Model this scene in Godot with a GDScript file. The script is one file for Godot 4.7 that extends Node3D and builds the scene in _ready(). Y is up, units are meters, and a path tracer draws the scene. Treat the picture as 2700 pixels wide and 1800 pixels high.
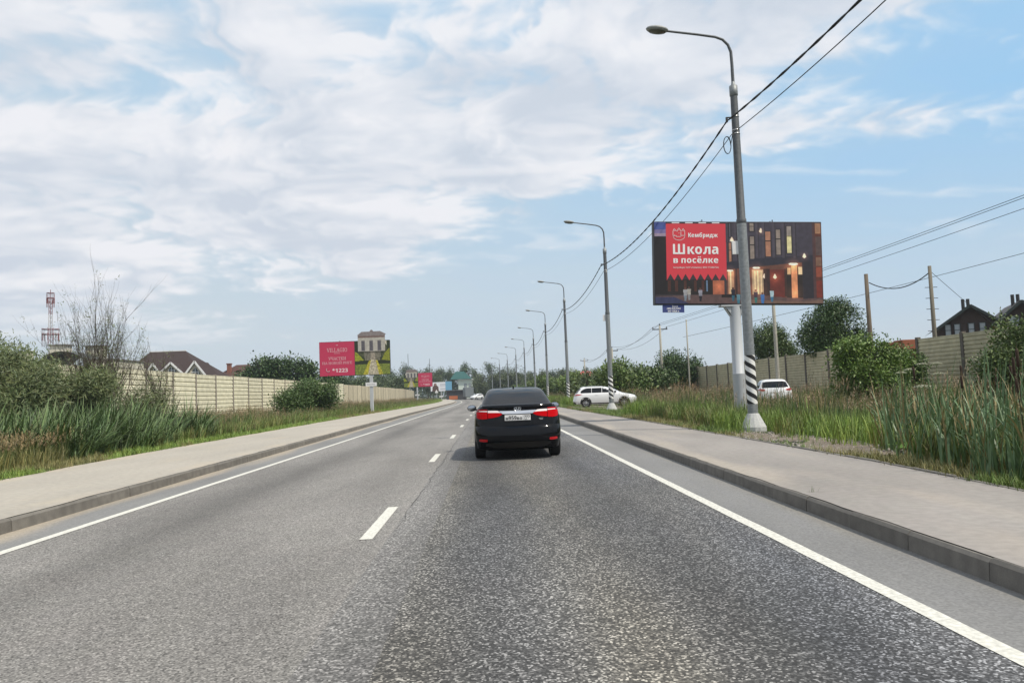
extends Node3D
# A two-lane suburban road with a black sedan ahead, lamp posts, billboards, fences and reed-grown verges.

var taken := {}
var mats := {}
var rng := RandomNumberGenerator.new()
var nz := FastNoiseLite.new()
var F_BOLD: SystemFont
var F_REG: SystemFont
var F_SERIF: SystemFont

# ------------------------------------------------------------------ naming and tagging
func numbered(n: String) -> String:
	if not taken.has(n):
		taken[n] = 0
		return n
	taken[n] += 1
	return "%s_%03d" % [n, taken[n]]

func tag(o, label: String, category: String, group := "", kind := ""):
	o.set_meta("label", label)
	if category != "": o.set_meta("category", category)
	if group != "": o.set_meta("group", group)
	if kind != "": o.set_meta("kind", kind)
	return o

func thing(called: String, label: String, category: String, at := Vector3.ZERO, turn := 0.0, group := "") -> Node3D:
	var o := Node3D.new()
	o.name = numbered(called)
	add_child(o)
	o.position = at
	o.rotation.y = turn
	tag(o, label, category, group)
	return o

func mi(called: String, mesh: Mesh, m: Material, parent: Node = null) -> MeshInstance3D:
	var o := MeshInstance3D.new()
	o.mesh = mesh
	if m: o.material_override = m
	if parent == null:
		o.name = numbered(called)
		add_child(o)
	else:
		o.name = called
		parent.add_child(o, true)
	return o

func part(called: String, st: SurfaceTool, m: Material, parent: Node = null) -> MeshInstance3D:
	return mi(called, done(st), m, parent)

func setting(called: String, st: SurfaceTool, m: Material, label := "") -> MeshInstance3D:
	var o := mi(called, done(st), m)
	o.set_meta("kind", "structure")
	if label != "": o.set_meta("label", label)
	return o

# ------------------------------------------------------------------ materials
func lin(r: float, g: float, b: float) -> Color:
	return Color(r, g, b).linear_to_srgb()

func mat(key: String, c: Color, rough := 0.8, metal := 0.0, coat := 0.0) -> StandardMaterial3D:
	if mats.has(key): return mats[key]
	var m := StandardMaterial3D.new()
	m.albedo_color = c
	m.roughness = rough
	m.metallic = metal
	if coat > 0.0:
		m.clearcoat_enabled = true
		m.clearcoat = coat
		m.clearcoat_roughness = 0.09
	mats[key] = m
	return m

func grained(key: String, c: Color, rough: float, tex: Texture2D, scale: float, relief := 0.0, metal := 0.0) -> StandardMaterial3D:
	if mats.has(key): return mats[key]
	var m := mat(key, c, rough, metal)
	m.albedo_texture = tex
	m.uv1_triplanar = true
	m.uv1_world_triplanar = true
	m.uv1_scale = Vector3.ONE * scale
	if relief > 0.0:
		m.heightmap_enabled = true
		m.heightmap_texture = tex
		m.heightmap_scale = relief
	return m

func leafy(key: String, back := 0.35, rough := 0.55) -> StandardMaterial3D:
	if mats.has(key): return mats[key]
	var m := StandardMaterial3D.new()
	m.vertex_color_use_as_albedo = true
	m.roughness = rough
	m.cull_mode = BaseMaterial3D.CULL_DISABLED
	m.backlight_enabled = true
	m.backlight = Color(back, back, back * 0.6)
	mats[key] = m
	return m

func noise_image(size: int, freq: float, kind: int, octaves: int, seed_: int) -> Image:
	var n := FastNoiseLite.new()
	n.seed = seed_
	n.noise_type = kind
	n.frequency = freq
	n.fractal_octaves = octaves
	if kind == FastNoiseLite.TYPE_CELLULAR:
		n.fractal_type = FastNoiseLite.FRACTAL_NONE
		n.cellular_return_type = FastNoiseLite.RETURN_CELL_VALUE
		n.cellular_jitter = 1.0
		return n.get_image(size, size)
	return n.get_seamless_image(size, size)

# a grey texture whose values run from lo to hi (sRGB bytes)
func grain_tex(size: int, freq: float, octaves: int, lo: float, hi: float, seed_: int, speck := 0.0) -> ImageTexture:
	var a := noise_image(size, freq, FastNoiseLite.TYPE_SIMPLEX_SMOOTH, octaves, seed_).get_data()
	var r := RandomNumberGenerator.new()
	r.seed = seed_
	var n := a.size()
	for i in n:
		var v: float = lo + (hi - lo) * a[i] / 255.0
		if speck > 0.0: v += (r.randf() - 0.5) * speck
		a[i] = int(clampf(v, 0.0, 1.0) * 255.0)
	var im := Image.create_from_data(size, size, false, Image.FORMAT_L8, a)
	im.generate_mipmaps()
	return ImageTexture.create_from_image(im)

# stones in bitumen: each cell of the noise is one stone, looked up in a table of sRGB tones
func stone_tex(size: int, freq: float, lut: PackedByteArray, seed_: int) -> ImageTexture:
	var a := noise_image(size, freq, FastNoiseLite.TYPE_CELLULAR, 1, seed_).get_data()
	for i in a.size():
		a[i] = lut[a[i]]
	var im := Image.create_from_data(size, size, false, Image.FORMAT_L8, a)
	return ImageTexture.create_from_image(im)

func ramp_tex(size: int, freq: float, octaves: int, stops: Array, seed_: int, speck := 0.0) -> ImageTexture:
	var a := noise_image(size, freq, FastNoiseLite.TYPE_SIMPLEX_SMOOTH, octaves, seed_).get_data()
	var g := Gradient.new()
	g.offsets = PackedFloat32Array(range(stops.size()).map(func(k): return k / float(stops.size() - 1)))
	g.colors = PackedColorArray(stops)
	var lut := PackedByteArray()
	for i in 256:
		var c := g.sample(i / 255.0)
		lut.append_array([c.r8, c.g8, c.b8])
	var r := RandomNumberGenerator.new()
	r.seed = seed_
	var out := PackedByteArray()
	out.resize(size * size * 3)
	for i in size * size:
		var k: int = a[i]
		if speck > 0.0: k = clampi(k + int((r.randf() - 0.5) * speck * 255.0), 0, 255)
		k *= 3
		out[i * 3] = lut[k]
		out[i * 3 + 1] = lut[k + 1]
		out[i * 3 + 2] = lut[k + 2]
	return ImageTexture.create_from_image(Image.create_from_data(size, size, false, Image.FORMAT_RGB8, out))

# ------------------------------------------------------------------ mesh helpers (front faces clockwise)
func tool() -> SurfaceTool:
	var st := SurfaceTool.new()
	st.begin(Mesh.PRIMITIVE_TRIANGLES)
	st.set_smooth_group(-1)
	return st

func done(st: SurfaceTool) -> ArrayMesh:
	st.generate_normals()
	return st.commit()

func quad(st: SurfaceTool, a: Vector3, b: Vector3, c: Vector3, d: Vector3):
	for p in [a, b, c, a, c, d]: st.add_vertex(p)

func tri(st: SurfaceTool, a: Vector3, b: Vector3, c: Vector3):
	st.add_vertex(a); st.add_vertex(b); st.add_vertex(c)

func box(st: SurfaceTool, c: Vector3, s: Vector3, basis := Basis.IDENTITY):
	var h := s * 0.5
	var p := []
	for k in 8:
		p.append(c + basis * Vector3(h.x if k & 1 else -h.x, h.y if k & 2 else -h.y, h.z if k & 4 else -h.z))
	quad(st, p[4], p[6], p[7], p[5])
	quad(st, p[1], p[3], p[2], p[0])
	quad(st, p[5], p[7], p[3], p[1])
	quad(st, p[0], p[2], p[6], p[4])
	quad(st, p[6], p[2], p[3], p[7])
	quad(st, p[0], p[4], p[5], p[1])

# box with chamfered edges along all sides (cheap: 6 faces + 12 edges + 8 corners)
func cbox(st: SurfaceTool, c: Vector3, s: Vector3, ch: float, basis := Basis.IDENTITY):
	var h := s * 0.5
	var v := func(sx, sy, sz, ax):
		var q := Vector3(sx * h.x, sy * h.y, sz * h.z)
		if ax != 0: q.x -= sx * ch
		if ax != 1: q.y -= sy * ch
		if ax != 2: q.z -= sz * ch
		return c + basis * q
	for ax in 3:
		var b1 := (ax + 1) % 3
		var b2 := (ax + 2) % 3
		for s0 in [-1, 1]:
			var f := []
			for uv in [[-1, -1], [-1, 1], [1, 1], [1, -1]]:
				var e := [0, 0, 0]
				e[ax] = s0; e[b1] = uv[0]; e[b2] = uv[1]
				f.append(v.call(e[0], e[1], e[2], ax))
			if s0 < 0: f.reverse()
			quad(st, f[0], f[1], f[2], f[3])
	for ax in 3:
		var b1 := (ax + 1) % 3
		var b2 := (ax + 2) % 3
		for s1 in [-1, 1]:
			for s2 in [-1, 1]:
				var e := [0, 0, 0]
				e[b1] = s1; e[b2] = s2
				var pts := []
				for k in [[-1, b1], [1, b1], [1, b2], [-1, b2]]:
					e[ax] = k[0]
					pts.append(v.call(e[0], e[1], e[2], k[1]))
				if s1 * s2 < 0: pts.reverse()
				quad(st, pts[0], pts[1], pts[2], pts[3])
	for sx in [-1, 1]:
		for sy in [-1, 1]:
			for sz in [-1, 1]:
				var a = v.call(sx, sy, sz, 0)
				var b = v.call(sx, sy, sz, 1)
				var d = v.call(sx, sy, sz, 2)
				if sx * sy * sz > 0: tri(st, a, d, b)
				else: tri(st, a, b, d)

func tube(st: SurfaceTool, pts: Array, radii, sides := 8, cap := true, group := 1):
	var rings := []
	var n := pts.size()
	var up := Vector3.UP
	for i in n:
		var t: Vector3 = (pts[mini(i + 1, n - 1)] - pts[maxi(i - 1, 0)]).normalized()
		if absf(t.dot(up)) > 0.95: up = Vector3.RIGHT if absf(t.x) < 0.9 else Vector3.BACK
		var s := t.cross(up).normalized()
		up = s.cross(t).normalized()
		var r: float = radii[i] if radii is Array else radii
		var ring := []
		for k in sides:
			var a := TAU * k / sides
			ring.append(pts[i] + (s * cos(a) + up * sin(a)) * r)
		rings.append(ring)
	st.set_smooth_group(group)
	for i in n - 1:
		for k in sides:
			var j := (k + 1) % sides
			quad(st, rings[i][k], rings[i][j], rings[i + 1][j], rings[i + 1][k])
	st.set_smooth_group(-1)
	if cap:
		for k in range(1, sides - 1):
			tri(st, rings[0][0], rings[0][k + 1], rings[0][k])
			tri(st, rings[n - 1][0], rings[n - 1][k], rings[n - 1][k + 1])

# rows of points joined into a smooth sheet
func sheet(st: SurfaceTool, rows: Array, group := 1, flip := false):
	st.set_smooth_group(group)
	for i in rows.size() - 1:
		for k in rows[i].size() - 1:
			if flip: quad(st, rows[i][k], rows[i][k + 1], rows[i + 1][k + 1], rows[i + 1][k])
			else: quad(st, rows[i][k], rows[i + 1][k], rows[i + 1][k + 1], rows[i][k + 1])
	st.set_smooth_group(-1)

# profile [[radius, height], ...] turned round the y axis
func lathe(st: SurfaceTool, at: Vector3, prof: Array, sides := 16, group := 1):
	var rows := []
	for p in prof:
		var ring := []
		for k in sides + 1:
			var a := TAU * k / sides
			ring.append(at + Vector3(cos(a) * p[0], p[1], sin(a) * p[0]))
		rows.append(ring)
	sheet(st, rows, group)

func rnd(a: float, b: float) -> float:
	return rng.randf_range(a, b)

func text(words: String, font: Font, rect: Rect2, m: Material, parent: Node3D, z: float, called := "lettering", keep := true) -> MeshInstance3D:
	# rect: x, y = lower left, in the parent's plane; the letters are fitted to it
	var t := TextMesh.new()
	t.text = words
	t.font = font
	t.font_size = 48
	t.pixel_size = 0.01
	t.depth = 0.02
	t.curve_step = 1.5
	var o := mi(called, t, m, parent)
	var b := t.get_aabb()
	var sx := rect.size.x / maxf(b.size.x, 0.001)
	var sy := rect.size.y / maxf(b.size.y, 0.001)
	if not keep: sx = minf(sx, sy); 
	o.scale = Vector3(sx, sy if keep else sx, 0.2)
	o.position = Vector3(rect.position.x + rect.size.x / 2 - (b.position.x + b.size.x / 2) * sx, rect.position.y - b.position.y * o.scale.y, z)
	return o

# ------------------------------------------------------------------ the lie of the land
func bend(z: float) -> float:              # the road turns gently left far ahead
	var d := maxf(0.0, -z - 110.0)
	return -0.00038 * d * d

func along(z: float, table: Array) -> float:
	var d := -z
	if d <= table[0][0]: return table[0][1]
	for i in table.size() - 1:
		if d <= table[i + 1][0]:
			return lerpf(table[i][1], table[i + 1][1], (d - table[i][0]) / (table[i + 1][0] - table[i][0]))
	return table[-1][1]

var KR := [[0.0, 3.12], [5.0, 3.2], [10.0, 3.28], [24.0, 3.5], [45.0, 3.62]]
var KL := [[0.0, -5.36], [9.0, -5.45], [14.0, -5.54], [21.0, -5.64], [40.0, -5.9], [60.0, -6.0]]
var OR := [[0.0, 5.2], [5.0, 5.3], [8.0, 5.44], [11.0, 5.6], [26.0, 5.65], [46.0, 5.45]]
var OL := [[0.0, -8.3], [14.0, -8.73], [20.0, -9.1], [27.0, -9.2], [50.0, -9.5]]

func sm(a: float, b: float, x: float) -> float:
	return smoothstep(a, b, x)

func ground_y(x: float, z: float) -> float:
	var l := x - bend(z)
	var y := 0.02
	if l > 0:
		var o := along(z, OR)
		if l < o: return -0.25
		y = 0.13 - 0.34 * sm(o + 1.0, 10.5, l) * (1.0 - sm(14.0, 19.0, l))
		var track := sm(46.0, 49.0, -z) * (1.0 - sm(60.0, 63.0, -z))
		y = lerpf(y, 0.12, track)
	else:
		var o := along(z, OL)
		if l > o: return -0.25
		y = 0.13 - 0.38 * sm(-o + 1.0, 12.5, -l) * (1.0 - sm(14.0, 16.5, -l))
	return y + 0.04 * nz.get_noise_2d(x * 3.0, z * 3.0)

# ------------------------------------------------------------------ sky
var sky_rows := []
var n_big := FastNoiseLite.new()
var n_mid := FastNoiseLite.new()
var n_fine := FastNoiseLite.new()
const SKY_W := 4096
const SKY_H := 2048

func sky_row(j: int):
	var row := PackedByteArray()
	row.resize(SKY_W * 3)
	var el := (0.5 - (j + 0.5) / SKY_H) * PI
	var dy := sin(el)
	var ce := cos(el)
	var deg := rad_to_deg(el)
	var top := Color(0.40, 0.63, 0.88)
	var mid := Color(0.61, 0.785, 0.93)
	var low := Color(0.735, 0.82, 0.89)
	var hor := Color(0.795, 0.835, 0.865)
	var base: Color
	if deg < 7.0: base = hor.lerp(low, sm(0.0, 7.0, deg))
	elif deg < 18.0: base = low.lerp(mid, (deg - 7.0) / 11.0)
	else: base = mid.lerp(top, sm(18.0, 75.0, deg))
	var white := Color(0.94, 0.94, 0.955)
	var grey := Color(0.805, 0.835, 0.88)
	var haze := Color(0.80, 0.84, 0.868)
	var k := 1.0 / (dy + 0.16)
	var fade := sm(1.5, 9.0, deg)
	for i in SKY_W:
		var az := (i + 0.5) / SKY_W * TAU
		var px := sin(az) * ce * k
		var pz := -cos(az) * ce * k
		# the edge of the cloud sheet runs aslant across the sky ahead, clear air beyond it
		var edge := 2.28 - (0.615 * px - 0.787 * pz)
		var b := n_big.get_noise_2d(px * 115.0, pz * 125.0)
		var m := n_mid.get_noise_2d(px * 120.0 + b * 60.0, pz * 115.0)
		var cover := clampf(edge * 0.72, -0.75, 0.60)
		var d := cover + 0.75 * b + 0.50 * m
		var c := base
		# thin veil towards the left and low down
		var veil := clampf(0.46 - 0.24 * px + 0.25 * b, 0.0, 0.8) * sm(0.0, 5.0, deg) * (1.0 - sm(24.0, 50.0, deg))
		c = c.lerp(haze, veil)
		if d > -0.12:
			var f := n_fine.get_noise_2d(px * 120.0 + m * 25.0, pz * 110.0)
			d += 0.34 * f
			var a := sm(-0.02, 0.52, d)
			# thick parts turn grey underneath, thin rims stay white
			var m2 := n_mid.get_noise_2d(px * 120.0 + b * 60.0 + 7.0, (pz + 0.13) * 115.0)
			var lit := 0.64 + 1.05 * (m - m2) + 0.62 * f - 0.38 * sm(0.35, 1.0, d) - 0.28 * b
			var cc := grey.lerp(white, clampf(lit, 0.0, 1.0))
			c = c.lerp(cc, a * 0.93 * lerpf(0.25, 1.0, fade))
		# loose wisps in the clear part
		var wisp := n_mid.get_noise_2d(px * 70.0 + 900.0 + b * 80.0, pz * 190.0 - 400.0)
		c = c.lerp(white, 0.55 * sm(0.10, 0.55, wisp + 0.25 * b) * sm(6.0, 14.0, deg))
		c = c.lerp(hor, (1.0 - sm(0.0, 6.0, deg)) * 0.8)
		row[i * 3] = int(c.r * 255.0)
		row[i * 3 + 1] = int(c.g * 255.0)
		row[i * 3 + 2] = int(c.b * 255.0)
	sky_rows[j] = row

func make_sky() -> ImageTexture:
	for q in [[n_big, 0.006, 4, 11], [n_mid, 0.016, 5, 23], [n_fine, 0.06, 5, 37]]:
		q[0].noise_type = FastNoiseLite.TYPE_SIMPLEX_SMOOTH
		q[0].frequency = q[1]
		q[0].fractal_octaves = q[2]
		q[0].seed = q[3]
	var half := SKY_H / 2
	sky_rows.resize(half)
	var id := WorkerThreadPool.add_group_task(sky_row, half)
	WorkerThreadPool.wait_for_group_task_completion(id)
	var data := PackedByteArray()
	for j in half: data.append_array(sky_rows[j])
	var low := PackedByteArray()
	for i in SKY_W: low.append_array([110, 110, 100])
	for j in half: data.append_array(low)
	sky_rows.clear()
	return ImageTexture.create_from_image(Image.create_from_data(SKY_W, SKY_H, false, Image.FORMAT_RGB8, data))

# ------------------------------------------------------------------ vegetation
func scatter(called: String, mesh: Mesh, m: Material, places: Array, parent: Node = null) -> MultiMeshInstance3D:
	# places: [Transform3D, Color (linear)] pairs
	var mm := MultiMesh.new()
	mm.transform_format = MultiMesh.TRANSFORM_3D
	mm.use_colors = true
	mm.mesh = mesh
	mm.instance_count = places.size()
	var buf := PackedFloat32Array()
	buf.resize(places.size() * 16)
	var i := 0
	for p in places:
		var t: Transform3D = p[0]
		var c: Color = p[1]
		var b := t.basis
		buf[i] = b.x.x; buf[i + 1] = b.y.x; buf[i + 2] = b.z.x; buf[i + 3] = t.origin.x
		buf[i + 4] = b.x.y; buf[i + 5] = b.y.y; buf[i + 6] = b.z.y; buf[i + 7] = t.origin.y
		buf[i + 8] = b.x.z; buf[i + 9] = b.y.z; buf[i + 10] = b.z.z; buf[i + 11] = t.origin.z
		buf[i + 12] = c.r; buf[i + 13] = c.g; buf[i + 14] = c.b; buf[i + 15] = 1.0
		i += 16
	mm.buffer = buf
	var o := MultiMeshInstance3D.new()
	o.multimesh = mm
	o.material_override = m
	if parent == null:
		o.name = numbered(called)
		add_child(o)
	else:
		o.name = called
		parent.add_child(o, true)
	return o

func blade(st: SurfaceTool, at: Vector3, dir: float, lean: float, h: float, w: float, droop: float, seg: int, col: Color):
	var side := Vector3(-sin(dir), 0, cos(dir)) * w * 0.5
	var fwd := Vector3(cos(dir), 0, sin(dir))
	var prev := [at - side, at + side]
	for k in range(1, seg + 1):
		var t := k / float(seg)
		var p := at + Vector3.UP * h * (t - droop * t * t * t) + fwd * h * (lean * t + droop * 0.9 * t * t)
		var ww := (1.0 - t * t)
		st.set_color(col)
		if k == seg: tri(st, prev[0], prev[1], p)
		else:
			var now := [p - side * ww, p + side * ww]
			quad(st, prev[0], prev[1], now[1], now[0])
			prev = now

func tuft(n: int, r: float, h: float, w: float, lean: float, droop: float, seg := 3) -> ArrayMesh:
	var st := tool()
	for k in n:
		var a := rnd(0, TAU)
		var q := sqrt(rng.randf()) * r
		var s := rnd(0.55, 1.0)
		blade(st, Vector3(cos(a) * q, -0.03, sin(a) * q), rnd(0, TAU), rnd(0.3, 1.0) * lean, h * rnd(0.55, 1.0), w * rnd(0.7, 1.2), droop * rnd(0.2, 1.3), seg, Color(s, s, s))
	return done(st)

func seed_grass(n: int, r: float, h: float) -> ArrayMesh:      # thin stalks with feathery heads
	var st := tool()
	for k in n:
		var a := rnd(0, TAU)
		var q := sqrt(rng.randf()) * r
		var at := Vector3(cos(a) * q, 0, sin(a) * q)
		var hh := h * rnd(0.75, 1.0)
		var d := rnd(0, TAU)
		var ln := rnd(0.05, 0.22)
		blade(st, at, d, ln, hh, 0.006, 0.03, 3, Color(0.42, 0.62, 0.30))
		var top := at + Vector3.UP * hh * 0.97 + Vector3(cos(d), 0, sin(d)) * hh * (ln + 0.027)
		var tone := rnd(0.75, 1.0)
		for f in 9:
			var p := top - Vector3.UP * f * 0.022 * hh - Vector3(cos(d), 0, sin(d)) * f * 0.022 * hh * ln
			blade(st, p, rnd(0, TAU), rnd(0.2, 0.8), 0.07 * hh * (0.7 + f * 0.06), 0.013, 0.2, 1, Color(tone, tone * 0.86, tone * 0.70))
	return done(st)

func leaf_ball(n: int, r: float, l: float, w: float) -> ArrayMesh:
	var st := tool()
	for k in n:
		var p := Vector3(rnd(-1, 1), rnd(-1, 1), rnd(-1, 1)) * r
		var d := (p.normalized() * 0.7 + Vector3(rnd(-1, 1), rnd(-0.9, 0.8), rnd(-1, 1))).normalized()
		var s := d.cross(Vector3(rnd(-0.6, 0.6), 1, rnd(-0.6, 0.6))).normalized()
		var u := s.cross(d)
		var ll := l * rnd(0.7, 1.2)
		var c := rnd(0.72, 1.0)
		st.set_color(Color(c, c, c * rnd(0.85, 1.0)))
		var m := p + d * ll * 0.45 - u * ll * 0.08
		tri(st, p, m + s * w * 0.5 + u * w * 0.15, p + d * ll)
		tri(st, p, p + d * ll, m - s * w * 0.5 + u * w * 0.15)
	return done(st)

func rand_basis(s: float) -> Basis:
	return Basis(Vector3(rnd(-1, 1), rnd(-1, 1), rnd(-1, 1)).normalized(), rnd(0, TAU)).scaled(Vector3.ONE * s)

func tint(c: Color, v: float) -> Color:
	var k := rnd(1.0 - v, 1.0 + v)
	return Color(c.r * k * rnd(0.88, 1.14), c.g * k, c.b * k * rnd(0.8, 1.15))

# crown places filling the given lobes [centre, radii]; gaps come from a noise field
func crown_places(lobes: Array, n: int, c: Color, s0: float, s1: float, gap: float, fr := 1.0) -> Array:
	var out := []
	var w := []
	var total := 0.0
	for l in lobes:
		total += pow(l[1].x * l[1].y * l[1].z, 0.8)
		w.append(total)
	var off := rnd(0, 500)
	var tries := 0
	while out.size() < n and tries < n * 6:
		tries += 1
		var pick := rng.randf() * total
		var k := 0
		while w[k] < pick: k += 1
		var d := Vector3(rng.randfn(), rng.randfn(), rng.randfn()).normalized()
		var q := pow(rng.randf(), 0.42)
		var bump := 1.0 + 0.60 * nz.get_noise_3d((d.x * 40.0 + k * 90.0) * fr + off, d.y * 40.0 * fr, d.z * 40.0 * fr)
		var p: Vector3 = lobes[k][0] + d * q * bump * lobes[k][1]
		if nz.get_noise_3d(p.x * 30.0 * fr + off, p.y * 30.0 * fr, p.z * 30.0 * fr) < gap: continue
		if p.y < 0.05: continue
		out.append([Transform3D(rand_basis(rnd(s0, s1)), p), tint(c, 0.22)])
	return out

func woody(st: SurfaceTool, at: Vector3, lobes: Array, r: float, stems := 1):
	for k in stems:
		var base := at + (Vector3(rnd(-0.3, 0.3), 0, rnd(-0.3, 0.3)) if stems > 1 else Vector3.ZERO)
		var l = lobes[k % lobes.size()]
		var mid: Vector3 = base.lerp(l[0], 0.55) + Vector3(rnd(-0.1, 0.1), 0, rnd(-0.1, 0.1)) * l[0].y
		tube(st, [base + Vector3(0, -0.15, 0), base.lerp(mid, 0.5) + Vector3(rnd(-0.05, 0.05), 0, rnd(-0.05, 0.05)), mid, l[0] + Vector3(0, l[1].y * 0.5, 0)], [r * 1.2, r, r * 0.75, r * 0.25], 7)
	for l in lobes:
		var foot: Vector3 = at.lerp(lobes[0][0], 0.55)
		for q in 3:
			var d := Vector3(rnd(-1, 1), rnd(-0.2, 1), rnd(-1, 1)).normalized()
			tube(st, [foot, foot.lerp(l[0], 0.6), l[0] + d * l[1] * 0.75], [r * 0.5, r * 0.32, r * 0.1], 5)

func plant(called: String, label: String, category: String, at: Vector3, lobes: Array, n: int, leaf: Mesh, c: Color, s0: float, s1: float, gap := -0.12, trunk := 0.09, stems := 1, group := "", fr := 1.0) -> Node3D:
	var t := thing(called, label, category, at, 0.0, group)
	var st := tool()
	woody(st, Vector3.ZERO, lobes, trunk, stems)
	part("trunk" if stems == 1 else "stem", st, mat("bark", lin(0.07, 0.055, 0.04), 0.9), t)
	var o := scatter("crown", leaf, leafy("leaf", 0.30, 0.5), crown_places(lobes, n, c, s0, s1, gap, fr), t)
	o.set_meta("kind", "stuff")
	return t

# a sparse shrub: recursive twigs with few leaves
func twig(st: SurfaceTool, at: Vector3, dir: Vector3, len: float, r: float, depth: int, leaves: Array, c: Color, leafiness: float):
	var p := at
	var pts := [at]
	var radii := [r]
	var d := dir
	for k in 3:
		d = (d + Vector3(rnd(-0.18, 0.18), rnd(-0.02, 0.16), rnd(-0.18, 0.18))).normalized()
		p += d * len / 3.0
		pts.append(p)
		radii.append(r * (1.0 - 0.22 * (k + 1)))
		if depth > 0:
			for q in (2 if rng.randf() < 0.5 else 1):
				var nd := (d + Vector3(rnd(-1, 1), rnd(0.0, 0.8), rnd(-1, 1)) * 0.46).normalized()
				twig(st, p, nd, len * rnd(0.45, 0.75), r * 0.5, depth - 1, leaves, c, leafiness)
		if rng.randf() < leafiness:
			leaves.append([Transform3D(rand_basis(rnd(0.5, 1.0)), p), tint(c, 0.25)])
	tube(st, pts, radii, 4 if depth < 2 else 5, false)

# ------------------------------------------------------------------ printed pictures
func paint_poly(im: Image, pts: Array, c: Color):
	var lo := INF
	var hi := -INF
	for p in pts:
		lo = minf(lo, p.y); hi = maxf(hi, p.y)
	for y in range(maxi(0, int(lo)), mini(im.get_height(), int(ceil(hi)))):
		var xs := []
		for i in pts.size():
			var a: Vector2 = pts[i]
			var b: Vector2 = pts[(i + 1) % pts.size()]
			if (a.y <= y + 0.5) != (b.y <= y + 0.5):
				xs.append(a.x + (y + 0.5 - a.y) / (b.y - a.y) * (b.x - a.x))
		xs.sort()
		for i in range(0, xs.size() - 1, 2):
			var x0 := maxi(0, int(round(xs[i])))
			var x1 := mini(im.get_width(), int(round(xs[i + 1])))
			if x1 > x0: im.fill_rect(Rect2i(x0, y, x1 - x0, 1), c)

func roughen(im: Image, amount: float, freq: float, seed_: int):
	var n := FastNoiseLite.new()
	n.seed = seed_
	n.frequency = freq
	n.fractal_octaves = 4
	for y in im.get_height():
		for x in im.get_width():
			var c := im.get_pixel(x, y)
			var k := 1.0 + amount * n.get_noise_2d(x, y)
			im.set_pixel(x, y, Color(c.r * k, c.g * k, c.b * k))

func soften(im: Image, f: int):
	var w := im.get_width()
	var h := im.get_height()
	im.resize(w / f, h / f, Image.INTERPOLATE_BILINEAR)
	im.resize(w, h, Image.INTERPOLATE_CUBIC)

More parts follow.
